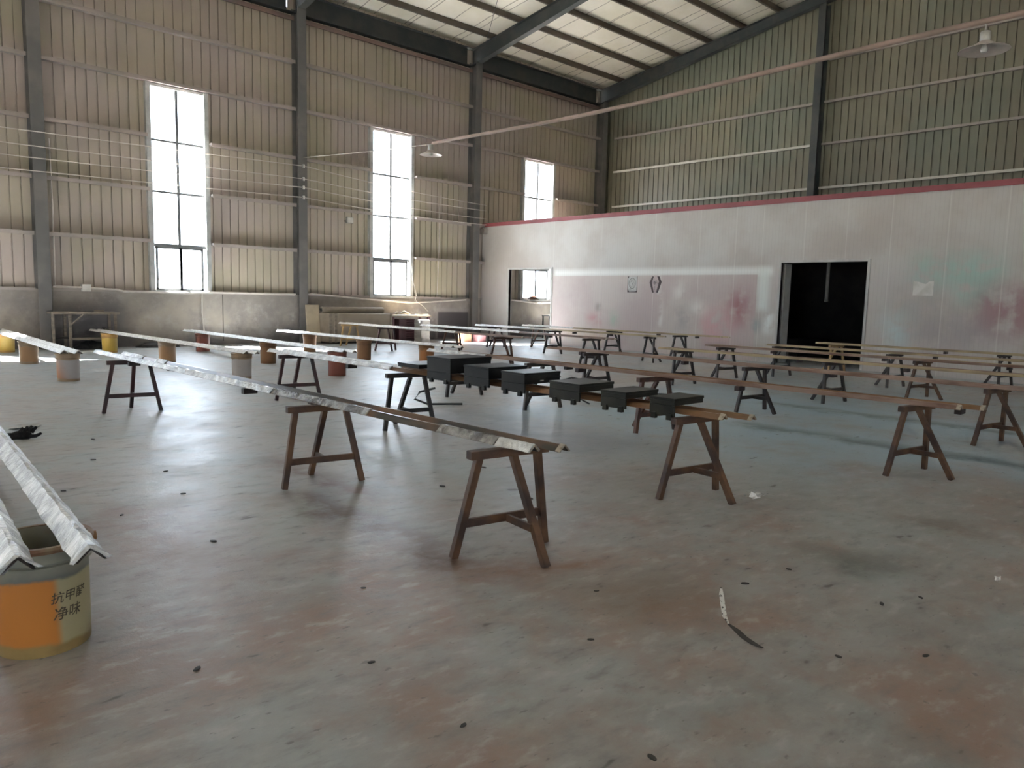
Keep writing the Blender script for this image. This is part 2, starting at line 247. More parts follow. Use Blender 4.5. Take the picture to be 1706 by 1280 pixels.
# ------------------------------------------------------------------ mesh helpers
class MB:
    def __init__(s): s.v = []; s.f = []; s.smooth = False
    def add(s, vs_, fs):
        k = len(s.v); s.v += [tuple(v) for v in vs_]; s.f += [tuple(i+k for i in q) for q in fs]; return s
    def box(s, x0, x1, y0, y1, z0, z1):
        return s.add([(x, y, z) for z in (z0, z1) for y in (y0, y1) for x in (x0, x1)],
                     [(0, 2, 3, 1), (4, 5, 7, 6), (0, 1, 5, 4), (2, 6, 7, 3), (0, 4, 6, 2), (1, 3, 7, 5)])
    def bar(s, p, q, w, h, up=(0, 0, 1), w2=None, h2=None):
        p = Vector(p); q = Vector(q); t = (q-p).normalized(); up = Vector(up)
        if abs(t.dot(up)) > .97: up = Vector((0, 1, 0))
        a = t.cross(up).normalized(); b = a.cross(t).normalized(); vs_ = []
        for c, ww, hh in ((p, w, h), (q, w2 or w, h2 or h)):
            vs_ += [c + a*x*ww/2 + b*y*hh/2 for x, y in ((-1, -1), (1, -1), (1, 1), (-1, 1))]
        return s.add(vs_, [(0, 1, 2, 3), (7, 6, 5, 4), (0, 4, 5, 1), (1, 5, 6, 2), (2, 6, 7, 3), (3, 7, 4, 0)])
    def tube(s, pts, rad, n=8, cap=True):
        pts = [Vector(p) for p in pts]; rad = rad if isinstance(rad, (list, tuple)) else [rad]*len(pts); k = len(s.v); s.smooth = True
        ref = Vector((0, 0, 1)) if abs((pts[-1]-pts[0]).normalized().z) < .9 else Vector((1, 0, 0))
        for i, p in enumerate(pts):
            t = (pts[min(i+1, len(pts)-1)] - pts[max(i-1, 0)]).normalized(); a = t.cross(ref).normalized(); b = a.cross(t).normalized()
            for j in range(n): an = 2*math.pi*j/n; s.v.append(tuple(p + (a*math.cos(an) + b*math.sin(an))*rad[i]))
        for i in range(len(pts)-1):
            for j in range(n): s.f.append((k+i*n+j, k+i*n+(j+1) % n, k+(i+1)*n+(j+1) % n, k+(i+1)*n+j))
        if cap: s.f.append(tuple(k+j for j in reversed(range(n)))); s.f.append(tuple(k+(len(pts)-1)*n+j for j in range(n)))
        return s
    def lathe(s, prof, n=28, c=(0, 0, 0)):
        k = len(s.v); s.smooth = True
        for rr, z in prof:
            for j in range(n): an = 2*math.pi*j/n; s.v.append((c[0]+rr*math.cos(an), c[1]+rr*math.sin(an), c[2]+z))
        for i in range(len(prof)-1):
            for j in range(n): s.f.append((k+i*n+j, k+i*n+(j+1) % n, k+(i+1)*n+(j+1) % n, k+(i+1)*n+j))
        return s
    def prism(s, poly, axis, a0, a1):
        """poly of 2D points extruded along axis"""
        n = len(poly); mk = {'x': lambda p, a: (a, p[0], p[1]), 'y': lambda p, a: (p[0], a, p[1]), 'z': lambda p, a: (p[0], p[1], a)}[axis]
        return s.add([mk(p, a0) for p in poly]+[mk(p, a1) for p in poly], [tuple(range(n-1, -1, -1)), tuple(range(n, 2*n))]+[(i, (i+1) % n, n+(i+1) % n, n+i) for i in range(n)])
    def mesh(s, name, m_):
        me = bpy.data.meshes.new(name); me.from_pydata(s.v, [], s.f); me.materials.append(m_)
        import bmesh
        b = bmesh.new(); b.from_mesh(me); bmesh.ops.recalc_face_normals(b, faces=b.faces); b.to_mesh(me); b.free()
        if s.smooth:
            for p_ in me.polygons: p_.use_smooth = True
            me.set_sharp_from_angle(angle=math.radians(40))
        return me
    def build(s, name, m_, parent=None, bevel=0):
        o = bpy.data.objects.new(name, s.mesh(name, m_)); COL.objects.link(o)
        if parent: o.parent = parent
        if bevel:
            bv = o.modifiers.new('edge', 'BEVEL'); bv.width = bevel; bv.segments = 2; bv.limit_method = 'ANGLE'
        return o
def tag(o, label, cat, group=None):
    o['label'] = label; o['category'] = cat
    if group: o['group'] = group
    return o
def struct(o, label=None):
    o['kind'] = 'structure'
    if label: o['label'] = label
    return o
def empty(name, loc, rz=0):
    o = bpy.data.objects.new(name, None); o.empty_display_size = .1; COL.objects.link(o); o.location = loc; o.rotation_euler = (0, 0, rz); return o
def copy_tree(o, parent=None):
    c = o.copy(); COL.objects.link(c); c.parent = parent
    for ch in list(o.children): copy_tree(ch, c)
    return c

# ------------------------------------------------------------------ the shell
W, XE, YB, XB = 21.3, 25.0, -15.4, -18.0
RIDGE = 3.0
def roof(y): return 10.36 + .15*((21.4-y) if y > RIDGE else (21.4-RIDGE)-(RIDGE-y))
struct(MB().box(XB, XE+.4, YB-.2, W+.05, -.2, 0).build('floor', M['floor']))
struct(MB().box(-80, 90, W+.25, 90, -.25, -.05).build('outside_ground', M['ground']))
struct(MB().box(-80, 90, -80, YB-.25, -.25, -.05).build('outside_ground', M['ground']))
struct(MB().box(-80, XB-.1, YB-.2, W+.25, -.25, -.05).build('outside_ground', M['ground']))
for y0, y1 in ((RIDGE, W+.45), (YB-.4, RIDGE)):
    mb = MB(); vs_ = []
    for y in (y0, y1):
        for x in (XB-.3, XE+.3): vs_ += [(x, y, roof(y)), (x, y, roof(y)+.12)]
    mb.add(vs_, [(0, 4, 6, 2), (1, 3, 7, 5), (0, 1, 5, 4), (2, 6, 7, 3), (0, 2, 3, 1), (4, 5, 7, 6)])
    struct(mb.build('ceiling', M['ceiling']))

WIN = [(-13.45, -11.95), (-6.65, -5.15), (.05, 1.5), (6.78, 8.22), (13.55, 15.1), (20.38, 21.98)]
WINR = [(-6.65, -5.15), (6.78, 8.22)]
ZS, ZT = 1.48, 6.80
CX = [-16.4, -9.55, -2.7, 4.2, 10.97, 17.77, 24.72]
def corr(mb, a0, a1, z0, z1f, place, sgn=1):
    a = a0; pts = []
    while a < a1-1e-6:
        for da, dd in ((0, 0), (.2, 0), (.208, .035), (.226, .035), (.234, 0)):
            if a+da <= a1: pts.append((a+da, dd))
        a += .24
    pts.append((a1, 0)); k = len(mb.v)
    for s_, dd in pts: mb.v.append(place(s_, dd, z0)); mb.v.append(place(s_, dd, z1f(s_)))
    for i in range(len(pts)-1): mb.f.append((k+2*i, k+2*i+2, k+2*i+3, k+2*i+1))
for nm, yy, sg in (('wall_left', W, 1), ('wall_right', YB, -1)):
    mb = MB(); x = XB; pl = lambda a, dd, z, yy=yy, sg=sg: (a, yy+sg*dd, z)
    cuts = [(a, b, ZT, None) for a, b in (WIN if sg > 0 else WINR)]
    if sg > 0: cuts += [(c-.30, c-.255, 10.12, 9.78) for c in CX]
    for a, b, zt_, zb_ in sorted(cuts):
        corr(mb, x, a, 1.42, lambda s_: 10.42, pl); corr(mb, a, b, zt_, lambda s_: 10.42, pl); x = b
        if zb_: corr(mb, a, b, 1.42, lambda s_: zb_, pl)
    corr(mb, x, XE+.25, 1.42, lambda s_: 10.42, pl)
    struct(mb.build(nm, M['clad']))
    struct(MB().box(XB, XE, min(yy-.1*sg, yy+.16*sg), max(yy-.1*sg, yy+.16*sg), 0, 1.46).build(nm.replace('wall', 'baseboard'), M['dado']))
mb = MB(); corr(mb, YB, W, 0, lambda y: roof(y)+.02, lambda a, dd, z: (XE+.15+dd, a, z)); struct(mb.build('wall_end', M['clad_end']))
# gate wall behind the viewpoint, with a tall opening
mb = MB(); pl = lambda a, dd, z: (XB-dd, a, z)
GY0, GY1, GZ = -6.0, -2.5, 3.2
corr(mb, YB, GY0, 0, lambda y: roof(y), pl); corr(mb, GY0, GY1, GZ, lambda y: roof(y), pl); corr(mb, GY1, W, 0, lambda y: roof(y), pl); struct(mb.build('wall_back', M['clad']))

# frame: columns, rafters, eave beams, girts, purlins
def hcol(x, y0, y1, z1, w=.28):
    s_ = 1 if y1 > y0 else -1; lo, hi = min(y0, y1), max(y0, y1)
    return MB().box(x-w/2, x+w/2, lo, lo+.014, 0, z1).box(x-w/2, x+w/2, hi-.014, hi, 0, z1).box(x-.006, x+.006, lo+.014, hi-.014, 0, z1)
for x in CX:
    struct(hcol(x, W-.40, W-.02, 9.75).build('steel_column', M['column'])); struct(hcol(x, YB+.02, YB+.40, 9.75).build('steel_column', M['column']))
    mb = MB()
    for sg, ye in ((1, W-.03), (-1, YB+.03)):
        ym = 13.0 if sg > 0 else -7.0; bot = lambda y: roof(y)-.18-(.55 - .22*min(1, abs(ye-y)/8.3))
        ys = [ye, ym, RIDGE]
        for i in range(2):
            a, b = ys[i], ys[i+1]
            for z0f, z1f, w in ((lambda y: roof(y)-.195, lambda y: roof(y)-.18, .22), (lambda y: bot(y), lambda y: bot(y)+.016, .22), (lambda y: bot(y)+.016, lambda y: roof(y)-.195, .012)):
                mb.add([(x+sx*w/2, y, zf(y)) for y in (a, b) for zf in (z0f, z1f) for sx in (-1, 1)], [(0, 1, 3, 2), (4, 6, 7, 5), (0, 4, 5, 1), (2, 3, 7, 6), (0, 2, 6, 4), (1, 5, 7, 3)])
    struct(mb.build('roof_beam', M['steel']))
for y in (11.85, 3.0, -6.0):
    struct(MB().box(XE-.36, XE-.346, y-.12, y+.12, 0, roof(y)-.5).box(XE-.02, XE-.006, y-.12, y+.12, 0, roof(y)-.5).box(XE-.346, XE-.02, y-.006, y+.006, 0, roof(y)-.5).build('steel_column', M['steel']))
bays = [(XB, CX[0])]+list(zip(CX[:-1], CX[1:]))
ti = 0
def trim(mb, m_):
    global ti; ti += 1
    return struct(mb.build('trim_%d' % ti, m_))
for a, b in bays:
    if b < -3: continue
    a_, b_ = a+.15, b-.15
    win = [w for w in WIN if w[0] > a and w[1] < b]
    for z in (2.80, 4.13, 5.50, 6.90, 8.23):
        segs = [(a_, b_)]
        if z < 6.8 and win: segs = [(a_, win[0][0]-.1), (win[0][1]+.1, b_)]
        mb = MB()
        for p, q in segs: mb.box(p, q, W-.27, W-.006, z-.03, z+.03).box(p, q, W-.285, W-.27, z-.065, z+.03)
        trim(mb, M['girt'])
    trim(MB().box(a_, b_, W-.2, W-.006, 9.44, 9.5).box(a_, b_, W-.215, W-.2, 9.38, 9.5), M['girt_red'])
    struct(MB().box(a_, b-.33, W-.11, W-.09, 9.62, 10.2).box(a_, b_, W-.25, W-.01, 10.185, 10.2).box(a_, b_, W-.25, W-.01, 9.60, 9.62).build('eave_beam', M['steel']))
    trim(MB().box(a_, b_, W-.14, W-.1, 1.42, 1.49), M['girt'])
y = 20.2
while y > RIDGE+.3:
    zz = roof(y); struct(MB().box(XB, XE, y-.03, y+.03, zz-.18, zz-.002).box(XB, XE, y-.035, y+.035, zz-.186, zz-.18).build('purlin_beam', M['purlin'])); y -= 1.36
struct(MB().box(XB, XE, RIDGE-.05, RIDGE+.05, roof(RIDGE)-.2, roof(RIDGE)-.02).build('ridge_beam', M['purlin']))
for y0, y1 in ((11.97, 20.6), (3.12, 11.73), (-5.88, 2.88)):
    for z, m_ in ((5.45, 'pale_rail'), (6.88, 'pale_rail' if y1 > 20 else 'girt'), (8.24, 'girt'), (9.6, 'girt')):
        if z > roof(y1)-1: continue
        trim(MB().box(XE-.03, XE+.148, y0, y1, z-.025, z+.025).box(XE-.045, XE-.03, y0, y1, z-.05, z+.025), M[m_])
# roof bracing rod
trim(MB().tube([(17.6, 20.4, 10.2), (14.2, 15.4, 10.95), (10.9, 10.6, 11.7)], .008, 6), M['steel'])

# windows
for i, (a, b) in enumerate(WIN[2:]):
    wn_ = empty('window_%d' % (i+1), ((a+b)/2, W, ZS)); struct(wn_); w = (b-a)/2; H = ZT-ZS
    fr = MB(); fw = .06
    fr.box(-w-.09, -w+fw*.5, -.14, .08, -.02, H+.05).box(w-fw*.5, w+.09, -.14, .08, -.02, H+.05).box(-w, w, -.08, .06, H-.02, H+.05).box(-w-.1, w+.1, -.16, .08, -.06, .02)
    fr.build('window_frame', M['alu'], wn_)
    mu = MB().box(-.036, .036, -.03, .03, 1.24, H-.02)
    for z in (2.62, 3.95): mu.box(-w, w, -.025, .025, z-.028, z+.028)
    mu.build('mullion', M['frame_dark'], wn_)
    MB().box(-w, w, -.06, .05, 1.18, 1.26).build('transom', M['frame_dark'], wn_)
    for sx0, sx1 in ((-w+.09, .06), (-.01, w-.09)):
        sh = MB().box(sx0, sx0+.06, -.035, .015, .03, 1.18).box(sx1-.06, sx1, -.035, .015, .03, 1.18).box(sx0, sx1, -.035, .015, .02, .07).box(sx0, sx1, -.035, .015, 1.13, 1.18); sh.build('sash', M['frame_dark'], wn_)
    MB().box(-w, w, .02, .026, .03, H-.02).build('glass_pane', M['glass'], wn_)
# daylight portals in the openings
def portal(loc, sx, sy, direction):
    ld = bpy.data.lights.new('daylight_portal', 'AREA'); ld.shape = 'RECTANGLE'; ld.size = sx; ld.size_y = sy; ld.cycles.is_portal = True
    o = bpy.data.objects.new('daylight_portal', ld); COL.objects.link(o); o.location = loc; o.rotation_euler = Vector(direction).to_track_quat('-Z', 'Z' if abs(direction[2]) < .5 else 'Y').to_euler()
for a, b in WIN: portal(((a+b)/2, W+.3, (ZS+ZT)/2), b-a, ZT-ZS, (0, -1, 0))
for a, b in WINR: portal(((a+b)/2, YB-.3, (ZS+ZT)/2), b-a, ZT-ZS, (0, 1, 0))
portal((XB-.3, (GY0+GY1)/2, GZ/2), GY1-GY0, GZ, (1, 0, 0))

# partition of white sandwich panel with two doorways, and the rooms behind it
PX, PT = 18.3, .1
D1, D2 = (17.6, 19.68, 2.52), (7.27, 9.42, 2.58)
PH = 4.10
mb = MB(); yb = -12.0
for y0, y1, z0, z1 in ((D1[1], W-.12, 0, PH), (D1[0], D1[1], D1[2], PH), (D2[1], D1[0], 0, PH), (D2[0], D2[1], D2[2], PH), (yb, D2[0], 0, PH)): mb.box(PX, PX+PT, y0, y1, z0, z1)
struct(mb.build('wall_partition', M['partition']))
trim(MB().box(PX-.03, PX+PT+.03, yb, W-.12, PH, PH+.11).box(PX-.035, PX-.03, yb, W-.12, PH-.02, PH+.11), M['red_trim'])
for k, (y0, y1, z1) in enumerate((D1, D2)):
    d_ = empty('door_%d' % (k+1), (PX, (y0+y1)/2, 0)); struct(d_); h = (y1-y0)/2
    MB().box(-.02, PT+.02, -h-.06, -h, 0, z1+.06).box(-.02, PT+.02, h, h+.06, 0, z1+.06).box(-.02, PT+.02, -h, h, z1, z1+.06).build('door_frame', M['door_trim'], d_)
    if k: MB().box(PT+.03, PT+.34, h-.05, h-.01, .02, z1-.02).build('door_leaf', M['door_trim'], d_)
struct(MB().box(PX+PT, XE-.05, -12, W-.12, PH-.08, PH-.02).build('ceiling_room', M['mid_room']))
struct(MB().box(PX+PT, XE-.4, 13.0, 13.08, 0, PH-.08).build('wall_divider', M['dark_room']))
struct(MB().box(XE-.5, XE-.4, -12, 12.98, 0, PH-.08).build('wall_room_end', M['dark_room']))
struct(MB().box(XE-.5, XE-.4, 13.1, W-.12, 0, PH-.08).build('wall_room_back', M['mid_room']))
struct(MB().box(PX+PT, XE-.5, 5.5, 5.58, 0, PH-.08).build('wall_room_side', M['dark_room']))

# ------------------------------------------------------------------ trestles
def make_trestle(m_, mid=1, seed=0):
    rr = random.Random(seed); t = empty('trestle', (0, 0, 0))
    MB().box(-.27, .27, -.032, .032, .585, .635).build('top_beam', m_, t, .004)
    j = lambda: rr.uniform(-.012, .012)
    for sx in (-1, 1): MB().bar((sx*.205, 0, .588), (sx*(.315+j()), -.05*mid+j(), 0), .044, .042, (0, 1, 0)).build('leg', m_, t, .003)
    MB().bar((.03, .0, .588), (.03+j()*3, (.33)*mid, 0), .044, .042, (1, 0, 0)).build('leg', m_, t, .003)
    MB().bar((-.27, -.035*mid, .205), (.27, -.035*mid, .205), .022, .05).build('stretcher', m_, t, .002)
    MB().bar((.02, -.03*mid, .2), (.03, .215*mid, .2), .022, .045).build('brace', m_, t, .002)
    return t
R1 = 'in the film-wrapped bar row'; R2 = 'in the row of black boxes'; R3 = 'in the first row behind the black boxes'; R4 = 'in the second row behind the black boxes'
R5 = 'in the third row behind the black boxes'; R6 = 'in the fourth row behind the black boxes'; R7 = 'in the second row before the partition'; R8 = 'in the row nearest the partition'
F5 = 'in the first all-trestle row by the windows'; F6 = 'in the second all-trestle row by the windows'; F7 = 'in the third all-trestle row by the windows'; F8 = 'in the pale row before the window doorway'
TR = [ # x, y, rot deg, middle leg side, material, label
 (2.86, 9.86, -8, 1, 'maroon', 'maroon three-legged trestle at the window end '+R1), (2.90, 5.26, -9, 1, 'rust', 'reddish-brown trestle under the middle '+R1), (2.95, 3.14, -10, -1, 'rust', 'rust-brown trestle at the near end '+R1),
 (5.04, 9.80, -8, 1, 'maroon', 'dark maroon trestle at the window end '+R2), (4.93, 6.95, -9, 1, 'dark', 'dark brown trestle beside the black tray '+R2), (4.98, 3.17, -8, -1, 'rust', 'brown trestle under the last black box '+R2),
 (7.26, 8.80, -9, 1, 'dark', 'dark trestle behind the tallest black box '+R3), (7.32, 7.18, -8, 1, 'dark', 'trestle behind the low black boxes '+R3), (7.15, 5.15, -10, 1, 'chestnut', 'chestnut trestle behind the last black box '+R3), (7.28, 2.36, -9, -1, 'rust', 'rust-brown trestle at the near end '+R3),
 (9.60, 8.15, -9, 1, 'dark', 'stout dark trestle at the window end '+R4), (9.66, 5.26, -8, -1, 'dark', 'dark trestle at the middle '+R4), (9.68, 2.32, -9, -1, 'rust', 'rust-brown trestle at the near end '+R4),
 (11.72, 7.86, -8, 1, 'dark', 'dark trestle at the window end '+R5), (11.68, 5.05, -8, 1, 'dark', 'splayed dark trestle at the middle '+R5),
 (13.45, 8.0, -8, 1, 'dark', 'dark trestle at the window end '+R6), (13.6, 4.38, -9, -1, 'rust', 'rust-brown trestle at the middle '+R6),
 (15.05, 7.65, -8, 1, 'dark', 'dark trestle at the window end '+R7), (15.05, 5.35, -8, 1, 'dark', 'dark trestle at the middle '+R7),
 (17.1, 7.35, -8, 1, 'ochre', 'ochre-dusted trestle before the dark doorway '+R8), (17.35, 4.1, -8, 1, 'dark', 'dark splayed trestle at the middle '+R8),
 (11.60, 19.3, -8, 1, 'ochre', 'pale ochre sunlit trestle at the window end '+F5), (11.55, 17.3, -8, -1, 'maroon', 'maroon trestle second from the window '+F5), (11.42, 12.45, -8, -1, 'chestnut', 'chestnut trestle at the partition end '+F5),  # ochre on the window-end trestle puts its sunlight into the colour
 (13.3, 16.6, -8, -1, 'chestnut', 'chestnut trestle nearest the window '+F6), (13.1, 11.25, -8, -1, 'dark', 'dark trestle at the far end '+F6),
 (15.45, 17.2, -8, 1, 'maroon', 'maroon trestle nearest the window '+F7), (15.25, 14.5, -8, -1, 'dark', 'dark trestle at the middle '+F7), (15.4, 11.3, 62, -1, 'dark', 'dark trestle turned end-on '+F7),
 (16.85, 16.7, -8, 1, 'chestnut', 'chestnut trestle seen through the bars '+F8), (17.15, 13.9, -8, -1, 'dark', 'dark trestle at the middle '+F8), (17.0, 11.5, -8, -1, 'dark', 'dark trestle at the far end '+F8)]
protos = {}
for k, (x, y, a, mid, mk, lab) in enumerate(TR):
    key = (mk, mid)
    if key not in protos: protos[key] = t = make_trestle(M[mk], mid, k)
    else: t = copy_tree(protos[key])
    t.location = (x, y, 0); t.rotation_euler = (0, 0, math.radians(a)); tag(t, lab, 'trestle', 'trestles carrying the bars')

# ------------------------------------------------------------------ buckets
def make_bucket(m_, h=.45, rb=.16, rt=.185, rim=None):
    b = empty('bucket', (0, 0, 0))
    MB().lathe([(.001, .004), (rb-.01, .004), (rb, .0), (rb+.002, .01), (rt-.012, h-.075), (rt-.004, h-.07), (rt-.004, h-.005), (rt-.012, h-.005), (rt-.018, h-.08), (rb-.008, .02), (.001, .02)], 36).build('body', m_, b)
    MB().lathe([(rt-.012, h), (rt+.006, h), (rt+.010, h-.012), (rt+.004, h-.026), (rt-.006, h-.026), (rt-.012, h)], 36).build('rim', rim or m_, b)
    MB().lathe([(rt-.006, h-.078), (rt+.004, h-.082), (rt+.003, h-.09), (rt-.007, h-.09)], 36).build('ridge', m_, b)
    return b
lead = make_bucket(M['pail_lead'], .46, .172, .188, M['pail_rim']); lead.location = (.655, 3.56, 0); tag(lead, 'big orange paint pail with printed characters holding two wrapped bars', 'bucket', 'paint pails under the bars')
hd = [(.188*math.cos(a), .188*math.sin(a), .43-.012*math.sin((a+1.05)*1.0)) for a in [(-.05+i*.11) for i in range(9)]]
MB().tube([(p[0]*1.06, p[1]*1.06, p[2]) for p in hd], .006, 8).build('handle', M['chestnut'], lead)
MB().tube([(.188*math.cos(-.1), .188*math.sin(-.1), .43), (.207*math.cos(-.1), .207*math.sin(-.1), .43)], .02, 10).build('handle_lug', M['pail_brown'], lead)
# printed characters bent round the pail
def wrap_text(txt, size, ang0, z0, parent, rad, name):
    cu = bpy.data.curves.new('t', 'FONT'); cu.body = txt; cu.size = size; cu.extrude = 0.0; cu.align_x = 'CENTER'; cu.resolution_u = 3; cu.offset = .0005; cu.shear = .15
    o = bpy.data.objects.new('t', cu); COL.objects.link(o); bpy.context.view_layer.update()
    me = bpy.data.meshes.new_from_object(o.evaluated_get(bpy.context.evaluated_depsgraph_get())); bpy.data.objects.remove(o); bpy.data.curves.remove(cu)
    for v in me.vertices:
        z = z0+v.co.y; rr = (.172+(.176-.172)*z/.385)+.0022; a = ang0+v.co.x/rr; v.co = (rr*math.cos(a), rr*math.sin(a), z)
    me.materials.clear(); me.materials.append(M['ink_dark']); ob = bpy.data.objects.new(name, me); COL.objects.link(ob); ob.parent = parent
    return ob
A0 = math.atan2(-3.56, -.655)
wrap_text('抗甲醛', .05, A0+.56, .222, lead, .18, 'lettering'); wrap_text('净味', .058, A0+.50, .150, lead, .18, 'lettering')
BK = [(.80, 6.75, 'pail_brown', 'brown paint pail under the far end of the wrapped bars'),
 (3.27, 20.35, 'pail_yellow', 'bright yellow pail at the window end of the row beside the workbench'), (3.12, 17.15, 'pail_tan', 'beige-tan pail at the middle of the row beside the workbench'), (3.03, 13.72, 'pail_split', 'orange and grey-white pail at the near end of its sagging wrapped bars'),
 (5.17, 19.4, 'pail_yellow', 'yellow-cream pail in front of the dark workbench'), (5.42, 16.25, 'pail_tan', 'tan pail at the middle of the wrapped bars in front of the first window'), (5.47, 12.68, 'pail_white', 'tan pail with a whitish label behind the film-wrapped bars'),
 (7.18, 18.95, 'pail_red', 'red pail at the window end of the third pail row'), (7.14, 15.2, 'pail_brown', 'brown pail beside the sunlit floor strip'), (7.12, 12.3, 'pail_red', 'dark red pail crossed by the bars before it'),
 (9.45, 17.7, 'pail_brown', 'brown pail nearest the wooden crate'), (9.42, 15.05, 'pail_brown', 'brown pail below the pale ochre trestle'), (9.85, 13.2, 'pail_orange', 'orange-brown pail behind the tallest black box')]
bp = {}
for x, y, mk, lab in BK:
    if mk not in bp: bp[mk] = b = make_bucket(M[mk], .45, .158, .178)
    else: b = copy_tree(bp[mk])
    b.location = (x, y, 0); b.rotation_euler = (0, 0, random.uniform(-.5, .5)); tag(b, lab, 'bucket', 'paint pails under the bars')

# ------------------------------------------------------------------ angle bars (inverted-V profile) laid along the rows
def angle_mesh(L, leg, th, seg, jit, rr, sag=0, flare=0):
    """inverted V running along -Y from 0 to L; apex up; wing feet at z=0"""
    mb = MB(); h = leg*.72; prof = [(-leg*.72, 0), (-leg*.72+th*1.2, -th*.2), (0, h-th*1.3), (leg*.72-th*1.2, -th*.2), (leg*.72, 0), (leg*.1, h-th*.1), (-leg*.1, h-th*.1)]
    n = max(2, int(L/seg)); k = len(prof)
    for i in range(n+1):
        y = -L*i/n; e = 1+flare*(1 if i in (0, n) else 0); dz = -sag*4*(i/n)*(1-i/n)
        for x, z in prof: mb.v.append((x*e+rr.uniform(-jit, jit), y+rr.uniform(-jit, jit)*1.5, z+dz+rr.uniform(-jit, jit)*.8))
    for i in range(n):
        for j in range(k): mb.f.append((i*k+j, i*k+(j+1) % k, (i+1)*k+(j+1) % k, (i+1)*k+j))
    mb.f.append(tuple(range(k))); mb.f.append(tuple(n*k+j for j in reversed(range(k))))
    return mb
def make_bar(p, q, style, lab, leg=.058, wrap=None, brackets=(), zero=.0, seed=0, group='angle bars on the trestles', cap=True):
    """p: window-end foot point, q: near-end foot point"""
    p = Vector(p); q = Vector(q); L = (q-p).length; rr = random.Random(seed)
    t = empty('angle_bar', p); dv = (q-p).normalized(); t.rotation_euler = Vector((0, -1, 0)).rotation_difference(dv).to_euler()
    angle_mesh(L, leg, .007, 1.2, .0012, rr).build('bar_body', M[style], t)
    for a, b, mk, jit in (wrap or ()):
        w = angle_mesh((b-a)*L, leg*1.14, .011, (.07 if 'film' in mk else .11), .004, rr, flare=.25).build('plastic_wrap', M[mk], t); w.location = (0, -a*L, .0045)
    if cap:
        e = angle_mesh(.035, leg*1.06, .007, .012, .002, rr, flare=.1).build('torn_film_end', M['cut_end'], t); e.location = (0, -L+.03, .002)
    for s_ in brackets:
        MB().box(-.065, .065, -.028, .028, -.054, -.0035).build('bracket', M['dark' if style != 'bar_pink' else 'maroon'], t, .003).location = (0, -s_*L, 0)
    tag(t, lab, 'bar', group); return t
Z = .6395
def row(x0, x1, y0, y1, z, dx, styles, labs, wraps=(None, None), br=((), ()), seed=0, stagger=.35, leg=.055, group='angle bars on the trestles', cap=True):
    for k in (0, 1):
        o = (k-.5)*dx; yy0, yy1 = y0-(.3*stagger if k else 0), y1+(stagger*.4 if k == 0 else 0)
        make_bar((x0+o, yy0, z), (x1+o, yy1, z), styles[k], labs[k], leg, wraps[k], br[k], seed=seed*10+k, group=group, cap=cap)
GF = 'film-wrapped bars on the pails'
make_bar((.95, 6.9, .462), (.735, 3.10, .462), 'bar_black', 'crumpled film-wrapped bar over the big orange pail, ending with a torn flap', .075, ((0, 1, 'film', 0),), seed=1, group=GF, cap=False)
make_bar((.72, 6.9, .462), (.505, 3.14, .462), 'bar_black', 'film-wrapped bar on the big orange pail, cut off by the picture edge', .075, ((0, 1, 'film', 0),), seed=2, group=GF, cap=False)
make_bar((2.80, 11.1, Z), (2.945, 2.93, Z), 'bar_mix', 'bar with long silvery film wrap on the side facing the orange pail', .055, ((0, .62, 'film', 0), (.625, .80, 'film_grey', 0), (.90, .965, 'film_grey', 0), (.967, 1.0, 'film', 0)), (.18, .56), seed=3)
make_bar((3.00, 10.6, Z), (3.10, 2.84, Z), 'bar_mix', 'black and brown bar lying beside the silvery film-wrapped bar', .055, ((.0, .10, 'film', 0), (.16, .2, 'film', 0)), (.22, .64), seed=4)
row(5.0, 5.03, 10.4, 2.78, Z, .17, ('bar_brown', 'bar_brown'), ('partly wrapped bar under the black boxes, on the side facing the silvery bar', 'ochre-brown bar under the black boxes, ending past the last trestle'), (((0, .42, 'film', 0),), ((0, .40, 'film', 0),)), ((.3,), (.52,)), 5)
row(7.22, 7.30, 9.5, 1.85, Z, .15, ('bar_pink', 'bar_brown'), ('rose-brown bar just behind the black boxes, front of its pair', 'dark brown bar just behind the black boxes, rear of its pair'), (((0, .18, 'film', 0),), None), ((.12, .42, .72), (.36, .975)), 6)
row(9.60, 9.62, 9.2, .9, Z, .15, ('bar_pink', 'bar_pink'), ('rose-brown bar '+R4+', front of its pair', 'rose-brown bar '+R4+', rear of its pair'), br=((.1, .35), (.6,)), seed=7)
row(11.6, 11.65, 8.25, .9, Z, .15, ('bar_straw', 'bar_pink'), ('straw-brown bar '+R5+', front of its pair', 'rose-brown bar '+R5+', rear of its pair'), br=((.06, .6), (.35,)), seed=8)
row(13.4, 13.5, 8.4, .9, Z, .15, ('bar_pink', 'bar_straw'), ('rose-brown bar '+R6+', front of its pair', 'straw-brown bar '+R6+', rear of its pair'), br=((.2,), (.45, .7)), seed=9)
row(15.0, 15.1, 7.9, 1.2, Z, .15, ('bar_straw', 'bar_pink'), ('straw-brown bar '+R7+', front of its pair', 'rose-brown bar '+R7+', rear of its pair'), br=((.1, .5), (.7,)), seed=10)
row(17.1, 17.15, 7.8, 1.6, Z, .15, ('bar_straw', 'bar_straw'), ('straw-coloured bar '+R8+', front of its pair', 'straw-coloured bar '+R8+', rear of its pair'), br=((.45,), (.7,)), seed=11)
WW = (((0, 1, 'white_wrap', 0),), ((0, 1, 'white_wrap', 0),)); zb = .455
row(3.2, 3.02, 20.9, 13.35, zb, .17, ('bar_black',)*2, ('white wrapped bar on the yellow and orange-white pails, outer of the pair', 'white wrapped bar on the yellow and orange-white pails, inner of the pair'), WW, seed=12, leg=.07, group=GF)
